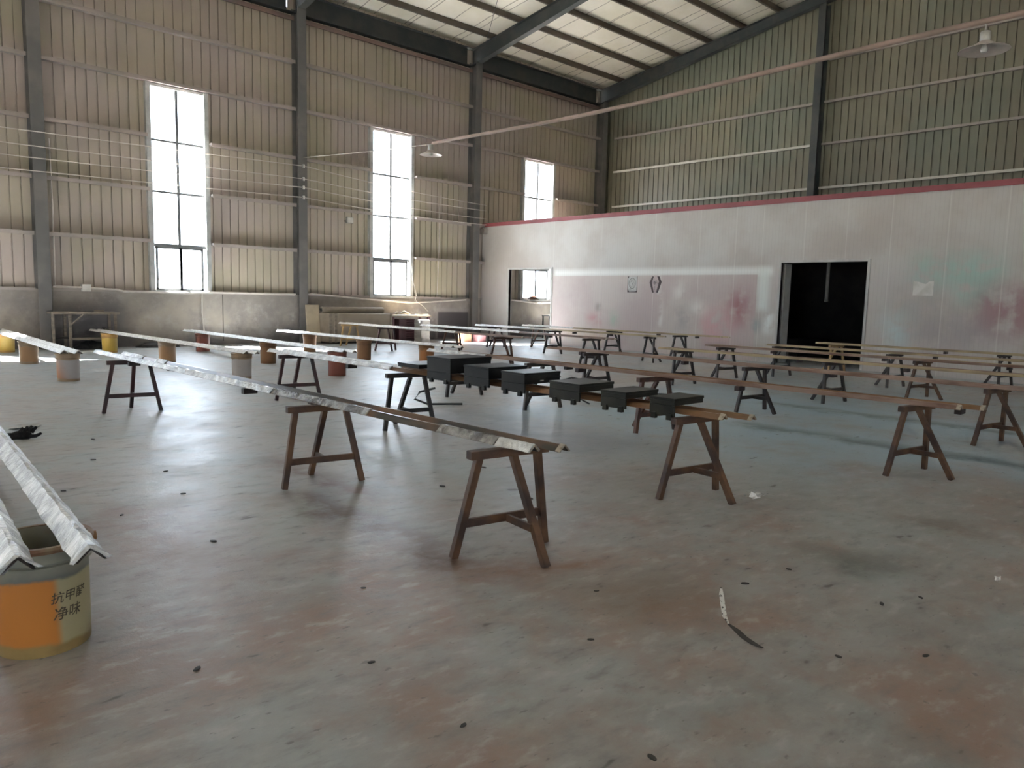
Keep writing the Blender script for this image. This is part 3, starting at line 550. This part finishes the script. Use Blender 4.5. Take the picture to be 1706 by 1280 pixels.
row(5.17, 5.47, 20.7, 12.2, zb, .13, ('bar_black',)*2, ('white wrapped bar on the three tan pails, outer of the pair', 'white wrapped bar on the three tan pails, inner of the pair'), WW, seed=13, group=GF)
row(7.18, 7.13, 20.0, 11.8, zb, .13, ('bar_black',)*2, ('white wrapped bar on the red and brown pails, outer of the pair', 'white wrapped bar on the red and brown pails, inner of the pair'), WW, seed=14, group=GF)
row(9.42, 9.80, 19.3, 12.0, zb, .13, ('bar_black',)*2, ('white wrapped bar before the wooden crate, outer of the pair', 'white wrapped bar before the wooden crate, inner of the pair'), WW, seed=15, group=GF)
row(11.6, 11.45, 19.75, 11.6, Z, .14, ('bar_pink',)*2, ('sunlit white-topped bar '+F5+', front of its pair', 'sunlit white-topped bar '+F5+', rear of its pair'), ((((0, .7, 'white_wrap', 0)),), ((0, .6, 'white_wrap', 0),)), seed=16)
row(13.3, 13.1, 18.0, 10.6, Z, .14, ('bar_pink',)*2, ('pale bar '+F6+', front of its pair', 'pale bar '+F6+', rear of its pair'), (((0, .6, 'white_wrap', 0),), ((0, .55, 'white_wrap', 0),)), ((.75,), (.9,)), seed=17)
row(15.25, 15.4, 17.8, 10.9, Z, .14, ('bar_straw',)*2, ('pale bar '+F7+', front of its pair', 'pale bar '+F7+', rear of its pair'), (((0, .35, 'white_wrap', 0),), ((0, .3, 'white_wrap', 0),)), ((.6, .95), (.75,)), seed=18)
row(16.9, 17.05, 17.4, 10.1, Z, .14, ('bar_straw',)*2, ('pale bar '+F8+', front of its pair', 'pale bar '+F8+', rear of its pair'), (((0, .3, 'white_wrap', 0),), ((0, .25, 'white_wrap', 0),)), ((.55, .9), (.7,)), seed=19)

# ------------------------------------------------------------------ black boxes on the second row
zt = .706
def black_box(x0, x1, y0, y1, h, lab, mk='box_black', z0=zt, lugs=True, lid=False, slot=False):
    t = empty('steel_box', ((x0+x1)/2, (y0+y1)/2, z0)); w, l_ = (x1-x0)/2, (y1-y0)/2
    MB().box(-w, w, -l_, l_, .004, h-.006).build('housing', M[mk], t, .004)
    MB().box(-w-.004, w+.004, -l_-.004, l_+.004, h-.022, h).build('cover_plate', M[mk], t, .003)
    if lugs:
        MB().box(-w, -w+.018, -l_, l_, -.078, .004).build('side_skirt', M[mk], t, .002)
        for sy in (-.62, .62): MB().box(-w-.012, -w+.02, sy*l_-.022, sy*l_+.022, -.108, -.06).build('foot_lug', M[mk], t, .002)
    if lid: MB().box(w*.2, w+.006, -l_-.006, l_*.0, h*.45, h*.52).build('rail', M[mk], t)
    if slot: MB().box(-w*.15, w*.05, -l_-.003, -l_, h*.25, h*.32).build('latch', M['alu'], t)
    tag(t, lab, 'steel box', 'black boxes on the second row'); return t
GBZ = zt
black_box(4.84, 5.28, 6.62, 7.02, .05, 'flat black tray at the window end of the black boxes', lugs=False)
black_box(4.80, 5.36, 6.02, 6.42, .165, 'tallest black steel box beside the flat tray', slot=True)
black_box(4.80, 5.32, 5.42, 5.80, .12, 'black steel box with a side slot after the tallest box', lid=True)
black_box(4.80, 5.28, 4.92, 5.24, .11, 'black steel box with two stacked lids, fourth along the row', lid=True, slot=True)
black_box(4.80, 5.26, 4.24, 4.60, .075, 'wide low black box on short feet, third from the near end', 'box_olive')
black_box(4.80, 5.24, 3.74, 4.00, .06, 'low olive-black box on short feet, second from the near end', 'box_olive')
black_box(4.80, 5.20, 3.27, 3.50, .06, 'small olive-black box at the near end above the brown trestle', 'box_olive')

# ------------------------------------------------------------------ overhead pipe, lamps, wires
pp = MB().tube([(11.0, yv, 5.06+.05*math.sin(yv*.5)) for yv in [1.0+i*.85 for i in range(17)]], .036, 10).build('conduit_pipe', M['pipe']); tag(pp, 'long pinkish conduit pipe crossing overhead with two lamps hanging from it', 'pipe')
tag(MB().tube([(11.0, 14.6, 5.08), (11.0, 17.8, 5.28), (10.97, 20.88, 5.5)], .008, 6).build('support_wire', M['wire']), 'thin wire stretched from the pipe end to the second steel column', 'wire')
def lamp(y, z, rd, lab):
    hz = 5.06+.05*math.sin(y*.5)-.040
    t = empty('pendant_lamp', (11.0, y, z))
    MB().lathe([(.05, .12), (.075, .10), (.10, .085), (rd*.55, .05), (rd*.93, .012), (rd, 0), (rd-.006, -.004), (rd*.9, .004), (rd*.5, .04), (.05, .08)], 32).build('shade', M['enamel'], t)
    MB().lathe([(.001, .23), (.055, .23), (.06, .22), (.06, .12), (.05, .10), (.001, .10)], 20).build('socket', M['lamp_metal'], t)
    MB().tube([(0, 0, .23), (0, 0, hz-z)], .012, 8).build('hanger', M['lamp_metal'], t)
    MB().lathe([(.001, -.03), (.035, -.02), (.045, .01), (.03, .06), (.02, .09)], 16).build('bulb', M['white'], t)
    tag(t, lab, 'lamp', 'enamel pendant lamps on the pipe')
lamp(14.66, 4.84, .265, 'pale enamel pendant lamp at the end of the pipe, above the second window side')
lamp(3.15, 4.75, .29, 'dull grey-pink pendant lamp on the pipe in front of the end wall')
wi = ('topmost', 'second from the top', 'third from the top', 'lowest')
for k, (za, zc, zd) in enumerate(((5.06, 5.25, 4.83), (4.76, 4.88, 4.64), (4.47, 4.63, 4.35), (4.16, 4.34, 4.14))):
    pts = [(xx, W-.46, za+(zc-za)*((xx+2.5)/13.4) - .04*math.sin(math.pi*(xx+2.5)/13.4)) for xx in [-2.5+i*13.4/12 for i in range(13)]]
    tag(MB().tube(pts, .012, 6).build('overhead_wire', M['wire']), wi[k]+' pale wire across the first window up to the second column', 'wire', 'wires strung along the window wall')
    pts = [(xx, W-.46, zc+(zd-zc)*((xx-10.97)/7.2) - .07*math.sin(math.pi*(xx-10.97)/7.2)) for xx in [10.97+i*.6 for i in range(13)]]
    tag(MB().tube(pts, .012, 6).build('overhead_wire', M['wire']), wi[k]+' pale wire from the second column across to the partition', 'wire', 'wires strung along the window wall')
    ins = MB().lathe([(.001, -.05), (.03, -.05), (.035, -.02), (.022, 0), (.035, .02), (.03, .05), (.001, .05)], 12).build('insulator', M['white']); ins.location = (10.97, W-.45, zc+.0)
    tag(ins, wi[k]+' white insulator knob on the second steel column', 'insulator', 'insulators on the second column')
def wall_tube(pts, rad, name, lab, cat, mk='wire'): return tag(MB().tube(pts, rad, 7).build(name, M[mk]), lab, cat)
wall_tube([(4.46, W-.2, 5.04), (4.47, W-.22, 3.5), (4.46, W-.2, 2.0), (4.46, W-.16, 1.55)], .018, 'riser_conduit', 'pale thin conduit running up beside the first steel column', 'pipe')
wall_tube([(16.25, W-.25, 5.0), (16.18, W-.26, 4.5), (16.2, W-.25, 3.4), (16.15, W-.24, 1.55)], .016, 'riser_conduit', 'pale conduit dropping between the second window and the third column', 'pipe')
wall_tube([(4.4, W-.2, 1.53), (5.1, W-.2, 1.51), (5.85, W-.2, 1.48), (6.0, W-.2, 1.44), (7.6, W-.2, 1.43), (8.3, W-.2, 1.47), (10.8, W-.2, 1.47)], .028, 'wall_pipe', 'pale dusty pipe running along the top of the dark dado below the first window', 'pipe')
wall_tube([(11.15, W-.2, 1.50), (12.0, W-.22, 1.45), (13.0, W-.24, 1.38), (14.0, W-.24, 1.32), (15.05, W-.24, 1.28)], .03, 'sagging_cable', 'thick pale cable sagging under the second window', 'cable')
wall_tube([(15.05, W-.24, 1.28), (16.3, W-.22, 1.34), (17.5, W-.2, 1.42)], .026, 'sagging_cable', 'pale cable rising from the window corner to the third column', 'cable')
wall_tube([(15.0, W-.26, 2.6), (15.1, W-.26, 2.0), (15.25, W-.25, 1.55), (15.16, W-.30, 1.36)], .01, 'hanging_wire', 'thin looped wire hanging at the side of the second window', 'wire')
wall_tube([(15.2, W-.30, 1.34), (15.5, W-.3, 1.18), (15.65, W-.4, .98)], .01, 'hanging_wire', 'thin wire arching down toward the small table', 'wire')
wall_tube([(8.02, W-.16, 1.44), (8.0, W-.18, .9), (8.05, W-.2, .3), (8.05, W-.25, .01)], .014, 'drop_pipe', 'thin pale pipe dropping down the dado below the first window', 'pipe')
sb = empty('switch_box', (5.13, W-.2, 1.42)); MB().box(-.1, .1, -.06, .1, 0, .18).build('housing', M['white'], sb, .008); MB().box(-.09, .09, -.07, -.06, .01, .17).build('lid', M['white'], sb, .004); tag(sb, 'small cream switch box on the pipe above the workbench', 'switch box')
fl = empty('floodlight', (12.62, W-.24, 3.82)); MB().box(-.12, .12, -.09, .0, -.09, .11).build('housing', M['lamp_metal'], fl, .01); MB().box(-.095, .095, -.1, -.09, -.065, .085).build('lens', M['white'], fl); MB().box(-.02, .02, 0, .23, -.02, .02).build('bracket', M['steel'], fl); tag(fl, 'small square floodlight fixed to the wall left of the second window', 'light')
jb = MB().box(-.09, .09, -.12, .12, -.1, .1).build('junction_box', M['girt'], None, .008); jb.location = (PX-.1, 21.0, 3.92); tag(jb, 'small brownish junction box at the partition corner below the red trim', 'box')

# ------------------------------------------------------------------ window wall clutter
bn = empty('workbench', (4.98, 20.72, 0))
MB().box(-.78, .72, -.3, .3, .87, .92).build('bench_top', M['wood'], bn, .006)
for sx in (-.74, -.38, .62):
    for sy in (-.26, .26): MB().box(sx-.03, sx+.03, sy-.03, sy+.03, 0, .87).build('leg', M['wood'], bn)
MB().box(-.38, .62, -.3, -.26, .25, .30).build('lower_rail', M['wood'], bn); MB().bar((-.36, -.28, .62), (-.1, -.28, .86), .03, .03).build('brace', M['wood'], bn)
MB().box(-.7, .6, -.22, .24, .27, .29).build('shelf', M['dark'], bn)
tag(bn, 'dusty grey wooden workbench against the dark dado beside the first column', 'workbench')
def heap(name, loc, sx, sy, sz, mk, lab, cat, seed):
    rr = random.Random(seed); mb = MB(); n, k = 14, 5
    for i in range(k+1):
        ph = i/k*math.pi/2
        for j in range(n): a = 2*math.pi*j/n; g = 1+rr.uniform(-.16, .16); mb.v.append((sx*math.cos(a)*math.cos(ph*.98)*g, sy*math.sin(a)*math.cos(ph*.98)*g, sz*math.sin(ph)*(1+rr.uniform(-.1, .1))))
    for i in range(k):
        for j in range(n): mb.f.append((i*n+j, i*n+(j+1) % n, (i+1)*n+(j+1) % n, (i+1)*n+j))
    mb.f.append(tuple(reversed(range(n)))); mb.smooth = True
    o = mb.build(name, M[mk]); o.location = loc; return tag(o, lab, cat)
heap('tarpaulin', (5.1, 20.74, 0), .36, .17, .2, 'black', 'dark crumpled tarpaulin under the workbench', 'tarpaulin', 3)
heap('rag_heap', (6.7, 20.75, 0), .55, .25, .13, 'grease', 'low dark heap of rags at the wall foot below the first window', 'rags', 5)
heap('dust_sheet', (1.6, 20.6, 0), .9, .3, .5, 'grease', 'dark bundled sheet beyond the yellow pail at the wall', 'sheet', 8)
tn = empty('paint_tin', (5.38, 20.62, .291)); MB().box(-.08, .08, -.07, .07, 0, .2).build('can', M['olive_box'], tn, .01); MB().tube([(-.05, 0, .2), (-.04, 0, .25), (.04, 0, .25), (.05, 0, .2)], .006, 6).build('handle', M['dark'], tn); MB().lathe([(.001, .235), (.022, .235), (.022, .2)], 12).build('cap', M['dark'], tn); tag(tn, 'small olive tin standing on the workbench shelf', 'tin')
mb = MB().box(-.11, .11, -.02, .02, 0, .05); tag(mb.build('jar', M['wood']), 'stub of timber lying on the workbench top', 'timber').location = (5.3, 20.7, .92)
pb = MB().box(-.22, .22, -.03, .03, 0, 1.16).build('board', M['pale_wood'], None, .005); pb.location = (11.2, 20.72, 0.012); pb.rotation_euler = (-.09, 0, 0); tag(pb, 'tall pale board leaning on the dado beside the wooden crate', 'board')
cr = empty('crate', (12.55, 20.55, 0))
MB().box(-1.12, 1.12, -.36, .36, .06, .92).build('body', M['crate'], cr, .01)
for sx in (-1.09, -.9, 1.09): MB().box(sx-.04, sx+.04, -.38, -.36, .05, .93).build('batten', M['wood'], cr)
MB().box(-1.1, 1.1, -.34, .34, 0, .06).build('skid', M['dark'], cr); tag(cr, 'long dusty tan wooden crate below the second window', 'crate')
rl = empty('rolled_sheet', (12.5, 20.62, 1.02)); MB().tube([(-1.1, 0, 0), (1.1, 0, 0)], .095, 18).build('roll', M['crate'], rl); MB().tube([(-1.12, 0, 0), (-1.08, 0, 0)], .05, 14).tube([(1.08, 0, 0), (1.125, 0, 0)], .05, 14).build('core', M['black'], rl); tag(rl, 'long rolled sheet lying on top of the wooden crate', 'roll')
tb = empty('side_table', (14.5, 20.55, 0)); MB().box(-.76, .8, -.3, .3, .83, .87).build('table_top', M['pale_wood'], tb, .005)
for sx in (-.7, .72):
    for sy in (-.24, .24): MB().box(sx-.035, sx+.035, sy-.03, sy+.03, 0, .83).build('leg', M['wine'], tb)
tag(tb, 'narrow table with wine-red legs beside the wooden crate', 'table')
bc = empty('basket', (14.32, 20.5, 0)); bm_ = MB().box(-.30, .30, -.22, .22, 0, .03).box(-.30, -.275, -.22, .22, .03, .72).box(.275, .30, -.22, .22, .03, .72).box(-.275, .275, .195, .22, .03, .72)
for i in range(9): bm_.box(-.275, .275, -.22, -.205, .05+i*.075, .10+i*.075)
bm_.build('crate_body', M['wine'], bc); MB().box(-.31, .31, -.23, .23, .72, .75).build('rim', M['wine'], bc); tag(bc, 'dark plum slatted basket standing under the narrow table', 'basket')
tp = None
for i in range(6):
    if tp is None:
        tp = empty('tray', (0, 0, 0)); MB().box(-.17, .17, -.2, .2, 0, .105).build('body', M['tray'], tp, .006); MB().box(-.18, .18, -.21, .21, .105, .122).build('lip', M['tray'], tp, .003); t = tp
    else: t = copy_tree(tp)
    t.location = (14.82+random.uniform(-.012, .012), 20.12, i*.1225)
    tag(t, ('bottom', 'second lowest', 'third lowest', 'third highest', 'second highest', 'topmost')[i]+' grey-white tray in the stack before the narrow table', 'tray', 'grey-white trays stacked by the table')
dr = MB().tube([(-.3, 0, .1), (-.26, 0, .03), (-.12, .02, .04), (0, 0, .1), (.14, -.02, .05), (.28, .02, .02)], [.05, .03, .03, .05, .04, .02], 9).build('driftwood', M['pale_wood']); dr.location = (14.35, 20.5, .876); tag(dr, 'gnarled pale piece of wood lying on the narrow table', 'wood')
st = MB().bar((-.28, 0, .015), (.3, .03, .02), .05, .03).build('wood_strip', M['pale_wood']); st.location = (15.05, 20.45, .872); tag(st, 'flat pale wood strip lying across the narrow table end', 'wood')
for x, y, mk, lab in ((16.25, 19.62, 'orange', 'small orange cardboard box on the floor beyond the bars'), (16.75, 19.45, 'pink', 'small pink cardboard box on the floor beside the orange one')):
    b = empty('carton', (x, y, 0)); MB().box(-.17, .17, -.15, .15, 0, .27).build('body', M[mk], b, .004); MB().box(-.175, .175, -.155, -.005, .27, .278).box(-.175, .175, .005, .155, .27, .278).build('flap', M[mk], b); tag(b, lab, 'box')
# seen through the doorway under the third window
ds = empty('stool', (21.3, 20.3, 0)); MB().box(-.45, .55, -.22, .22, .86, .90).build('seat', M['white'], ds, .004)
for sx in (-.4, .5):
    for sy in (-.18, .18): MB().box(sx-.02, sx+.02, sy-.02, sy+.02, 0, .86).build('leg', M['steel'], ds)
tag(ds, 'pale-topped stand on thin dark legs seen through the window doorway', 'stand')
heap('cloth_bundle', (21.5, 20.35, .9), .3, .18, .12, 'white', 'pale cloth bundle on the stand inside the window doorway', 'cloth', 14)
heap('rust_bundle', (20.9, 21.05, 1.48), .28, .09, .14, 'chestnut', 'rusty bundle on the sill inside the window doorway', 'bundle', 15)
wall_tube([(18.6, W-.22, 1.5), (19.6, W-.22, 1.46), (20.6, W-.24, 1.38), (21.4, W-.24, 1.33), (23, W-.24, 1.4)], .03, 'sagging_cable', 'pale cable sagging below the window inside the doorway', 'cable')
ht = empty('hanging_tube', (20.3, 9.1, 0)); MB().tube([(0, 0, 1.65), (0, 0, 3.98)], .045, 12).build('tube', M['paper'], ht); MB().lathe([(.001, 1.62), (.05, 1.62), (.055, 1.66), (.045, 1.70)], 12).build('end_cap', M['alu'], ht); tag(ht, 'pale grey tube hanging inside the dark doorway', 'tube')
pt = MB().box(-.9, 1.1, -.3, .3, 0, .5).build('dark_plinth', M['dark_room'], None, .01); pt.location = (22.2, 10.6, 0); tag(pt, 'low dark plinth inside the dark doorway', 'plinth')

# ------------------------------------------------------------------ sheets on the partition
def poster(name, y, z, w, h, lab, kind):
    t = empty(name, (PX-.004, y, z))
    if kind == 0:
        MB().box(-.004, .003, -w/2, w/2, -h/2, h/2).build('backing', M['dark_edge'], t)
        MB().prism([(-w/2+.01, -h/2+.05), (-w/2+.06, -h/2+.03), (w/2-.07, -h/2+.02), (w/2-.02, -h/2+.1), (w/2-.01, h/2-.07), (w/2-.06, h/2), (-w/2, h/2)], 'x', -.007, -.004).build('sheet', M['paper'], t)
        ring = MB()
        for r0, r1 in ((.125, .145), (.095, .103)):
            k = len(ring.v)
            for i in range(28):
                a = 2*math.pi*i/28
                ring.v += [(-.0085, r0*math.cos(a)*.92, .03+r0*math.sin(a)*1.15), (-.0085, r1*math.cos(a)*.92, .03+r1*math.sin(a)*1.15)]
            for i in range(28): j = (i+1) % 28; ring.f.append((k+2*i, k+2*i+1, k+2*j+1, k+2*j))
        ring.tube([(-.0085, .05, .07), (-.0085, .02, .11), (-.0085, -.03, .10), (-.0085, -.04, .05), (-.0085, .0, .02), (-.0085, .01, -.03)], .007, 5)
        for i in range(5): ring.tube([(-.0085, .12-i*.055, -.17+.01*(i % 2)), (-.0085, .09-i*.055, -.175)], .005, 5)
        ring.build('ring_mark', M['ink'], t)
    else:
        MB().prism([(-w*.22, -h/2), (w*.25, -h/2), (w*.5, h*.12), (w*.3, h/2), (-w*.3, h/2), (-w*.5, h*.15)], 'x', -.004, .003).build('backing', M['dark_edge'], t)
        MB().prism([(-w*.10, -h/2), (w*.10, -h/2), (w*.30, h*.12), (w*.15, h/2), (-w*.13, h/2), (-w*.30, h*.18)], 'x', -.007, -.004).build('sheet', M['pink_paper'], t)
        ring = MB().tube([(-.0085, .06, .05), (-.0085, .03, .09), (-.0085, -.02, .05), (-.0085, .02, 0), (-.0085, .06, .02), (-.0085, .03, .06)], .007, 5)
        for i in range(3): ring.tube([(-.0085, -.03-i*.02, .12-i*.04), (-.0085, -.07, .09-i*.04)], .005, 5); ring.tube([(-.0085, .04, -.06-i*.04), (-.0085, .0, -.065-i*.04)], .005, 5)
        ring.build('print_mark', M['ink'], t)
    return tag(t, lab, 'poster')
poster('wall_sheet', 14.18, 2.02, .36, .48, 'pale sheet with a ringed emblem and dark corner stuck on the partition', 0)
poster('wall_sheet', 13.33, 2.02, .42, .48, 'pinkish shield-shaped sheet with dark side edges on the partition', 1)
pa = MB().prism([(-.21, -.155), (.21, -.155), (.21, .165), (.1, .15), (.02, .12), (-.05, .1), (-.11, .155), (-.21, .165)], 'x', -.006, 0).build('notice', M['white']); pa.location = (PX-.002, 6.02, 1.95); tag(pa, 'torn blank white notice sheet on the partition beside the dark doorway', 'notice')

# ------------------------------------------------------------------ small things on the floor
gl = empty('glove', (1.50, 8.58, 0), math.radians(15))
MB().tube([(-.13, .0, .045), (-.08, .0, .05), (-.02, 0, .045), (.03, 0, .035), (.05, 0, .03)], [.035, .043, .045, .04, .02], 12).build('palm', M['black'], gl)
for i, (x, zt_) in enumerate(((-.045, .12), (.0, .125), (.045, .125), (.09, .105))): MB().tube([(x-.03, -.01+i*.008, .055), (x-.01, -.01+i*.008, .085), (x+.02, -.01+i*.008, zt_)], [.02, .018, .013], 8).build('finger', M['black'], gl)
MB().tube([(.02, -.03, .03), (.07, -.05, .03), (.12, -.05, .05)], [.02, .018, .013], 8).build('thumb', M['black'], gl); MB().tube([(-.155, 0, .045), (-.125, 0, .045)], [.04, .037], 12).build('cuff', M['black'], gl)
tag(gl, 'black work glove lying with its fingers up on the concrete', 'glove')
def ribbon(pts, w, name, mk, parent=None):
    mb = MB(); n = len(pts)
    for i, p in enumerate(pts):
        p = Vector(p); t = (Vector(pts[min(i+1, n-1)])-Vector(pts[max(i-1, 0)])).normalized(); a = Vector((t.y, -t.x, 0)).normalized()*w/2*(.35 if i in (0, n-1) else 1)
        mb.v += [tuple(p-a), tuple(p+a), tuple(p+a+Vector((0, 0, .002))), tuple(p-a+Vector((0, 0, .002)))]
    for i in range(n-1):
        for j in range(4): mb.f.append((4*i+j, 4*i+(j+1) % 4, 4*i+4+(j+1) % 4, 4*i+4+j))
    mb.f += [(0, 1, 2, 3), (4*n-1, 4*n-2, 4*n-3, 4*n-4)]
    return mb.build(name, M[mk], parent)
sp = empty('plastic_strip', (3.07, 1.73, 0))
ribbon([(0, 0, .004), (.03, .04, .02), (.07, .075, .05), (.11, .11, .085), (.13, .125, .11)], .022, 'striped_end', 'zip', sp); ribbon([(0, 0, .004), (-.03, -.06, .003), (-.07, -.12, .003), (-.10, -.18, .006), (-.125, -.24, .014)], .03, 'dark_tail', 'grease', sp)
tag(sp, 'curled black and white plastic strip on the bare floor', 'strip')
rr = random.Random(4)
fk = None
for k, (x, y, s_) in enumerate(((1.05, 2.9, 1), (1.6, 2.5, .8), (2.0, 3.2, .7), (2.45, 2.05, .8), (3.6, 1.95, 1.1), (3.9, 1.35, 1), (4.15, 1.25, .8), (4.0, 1.9, .8), (1.7, 4.4, 1.1), (1.3, 6.2, 1), (1.75, 7.2, 1.2), (2.1, 6.4, 1), (2.0, 8.2, 1.3), (3.6, 4.6, 1.3), (3.9, 3.9, 1.2), (3.3, 6.6, 1.2), (1.95, 1.35, 1), (1.6, 1.9, .8), (3.45, 1.0, .9), (2.9, 2.4, .7), (3.15, 1.25, .8), (1.45, 5.3, .9), (1.95, 5.6, 1), (4.3, 4.9, 1.3))):
    if fk is None:
        mb = MB(); n = 7; base = [(.022*math.cos(2*math.pi*i/n)*rr.uniform(.6, 1.2), .012*math.sin(2*math.pi*i/n)*rr.uniform(.7, 1.2)) for i in range(n)]; mb.prism(base, 'z', 0.0005, .006); o = fk = mb.build('paint_flake', M['grease'])
    else: o = fk.copy(); COL.objects.link(o)
    o.location = (x, y, 0); o.scale = (s_, s_, s_); o.rotation_euler = (0, 0, rr.uniform(0, 3)); tag(o, 'small dark paint flake lying loose on the concrete floor', 'flake', 'loose paint flakes on the floor')
def scrap(x, y, s_, lab, mk='film', seed=1):
    q = random.Random(seed); mb = MB(); n = 7
    for i in range(n):
        for j in range(n): mb.v.append(((i/(n-1)-.5)*s_*(1+q.uniform(-.2, .2)), (j/(n-1)-.5)*s_*.5*(1+q.uniform(-.3, .3)), .004+abs(q.gauss(0, .012))))
    for i in range(n-1):
        for j in range(n-1): mb.f.append((i*n+j, i*n+j+1, (i+1)*n+j+1, (i+1)*n+j))
    o = mb.build('film_scrap', M[mk]); o.location = (x, y, 0); tag(o, lab, 'scrap')
scrap(5.35, 2.85, .2, 'crumpled clear film scrap beside the brown trestle of the black boxes', seed=2); scrap(4.75, 1.05, .05, 'tiny white film scrap alone on the open floor', seed=3); scrap(5.62, 8.4, .12, 'small white scrap on the floor behind the dark trestle', 'white', 4); scrap(1.62, 9.3, .3, 'flat pale scrap just beyond the black glove', 'paper', 6)
# hoses behind the black boxes
wall_tube([(8.15, 7.0, .02), (7.75, 7.05, .2), (7.6, 7.15, .36), (7.75, 7.0, .42), (8.05, 6.8, .36), (8.35, 6.6, .18), (8.5, 6.5, .02)], .012, 'hose', 'thin dark hose looping over the floor behind the low black boxes', 'hose', 'steel')
wall_tube([(6.2, 8.1, .26), (6.05, 8.25, .20), (6.0, 8.3, .1), (6.15, 8.2, .03), (6.6, 8.0, .02)], .016, 'hose', 'short dark hose loop hanging below the tallest black box', 'hose', 'steel')
wall_tube([(10.6, 13.2, .014), (10.9, 13.5, .03), (11.2, 13.4, .05), (11.15, 12.9, .02), (10.95, 12.4, .014), (11.05, 12.2, .014)], .014, 'hose', 'curved dark hose lying beside the chestnut trestle', 'hose', 'steel')
wall_tube([(9.9, 7.3, .012), (10.1, 7.1, .014), (10.2, 6.9, .014), (10.05, 6.7, .014), (9.9, 6.85, .014)], .012, 'hose', 'coiled dark hose end at the foot of the stout dark trestle', 'hose', 'steel')

# ------------------------------------------------------------------ bare tree outside the first window
tr = empty('bare_tree', (8.2, 25.5, -.05))
MB().tube([(0, 0, 0), (.03, 0, 1.2), (-.02, 0, 2.0), (-.15, 0, 2.6)], [.07, .06, .045, .03], 9).build('trunk', M['tree'], tr)
for pts in (((-.02, 0, 1.95), (-.3, .1, 2.45), (-.7, .1, 2.45), (-1.1, .1, 2.2)), ((-.5, .1, 2.47), (-.75, 0, 2.2), (-.85, 0, 2.05)), ((-.15, 0, 2.6), (-.2, .1, 3.0), (-.1, .1, 3.4)), ((0, 0, 1.7), (.3, .1, 2.2), (.5, .1, 2.6))): MB().tube(pts, [.025, .018, .012, .006][:len(pts)], 6).build('branch', M['tree'], tr)
tag(tr, 'thin bare tree standing outside the first window', 'tree')
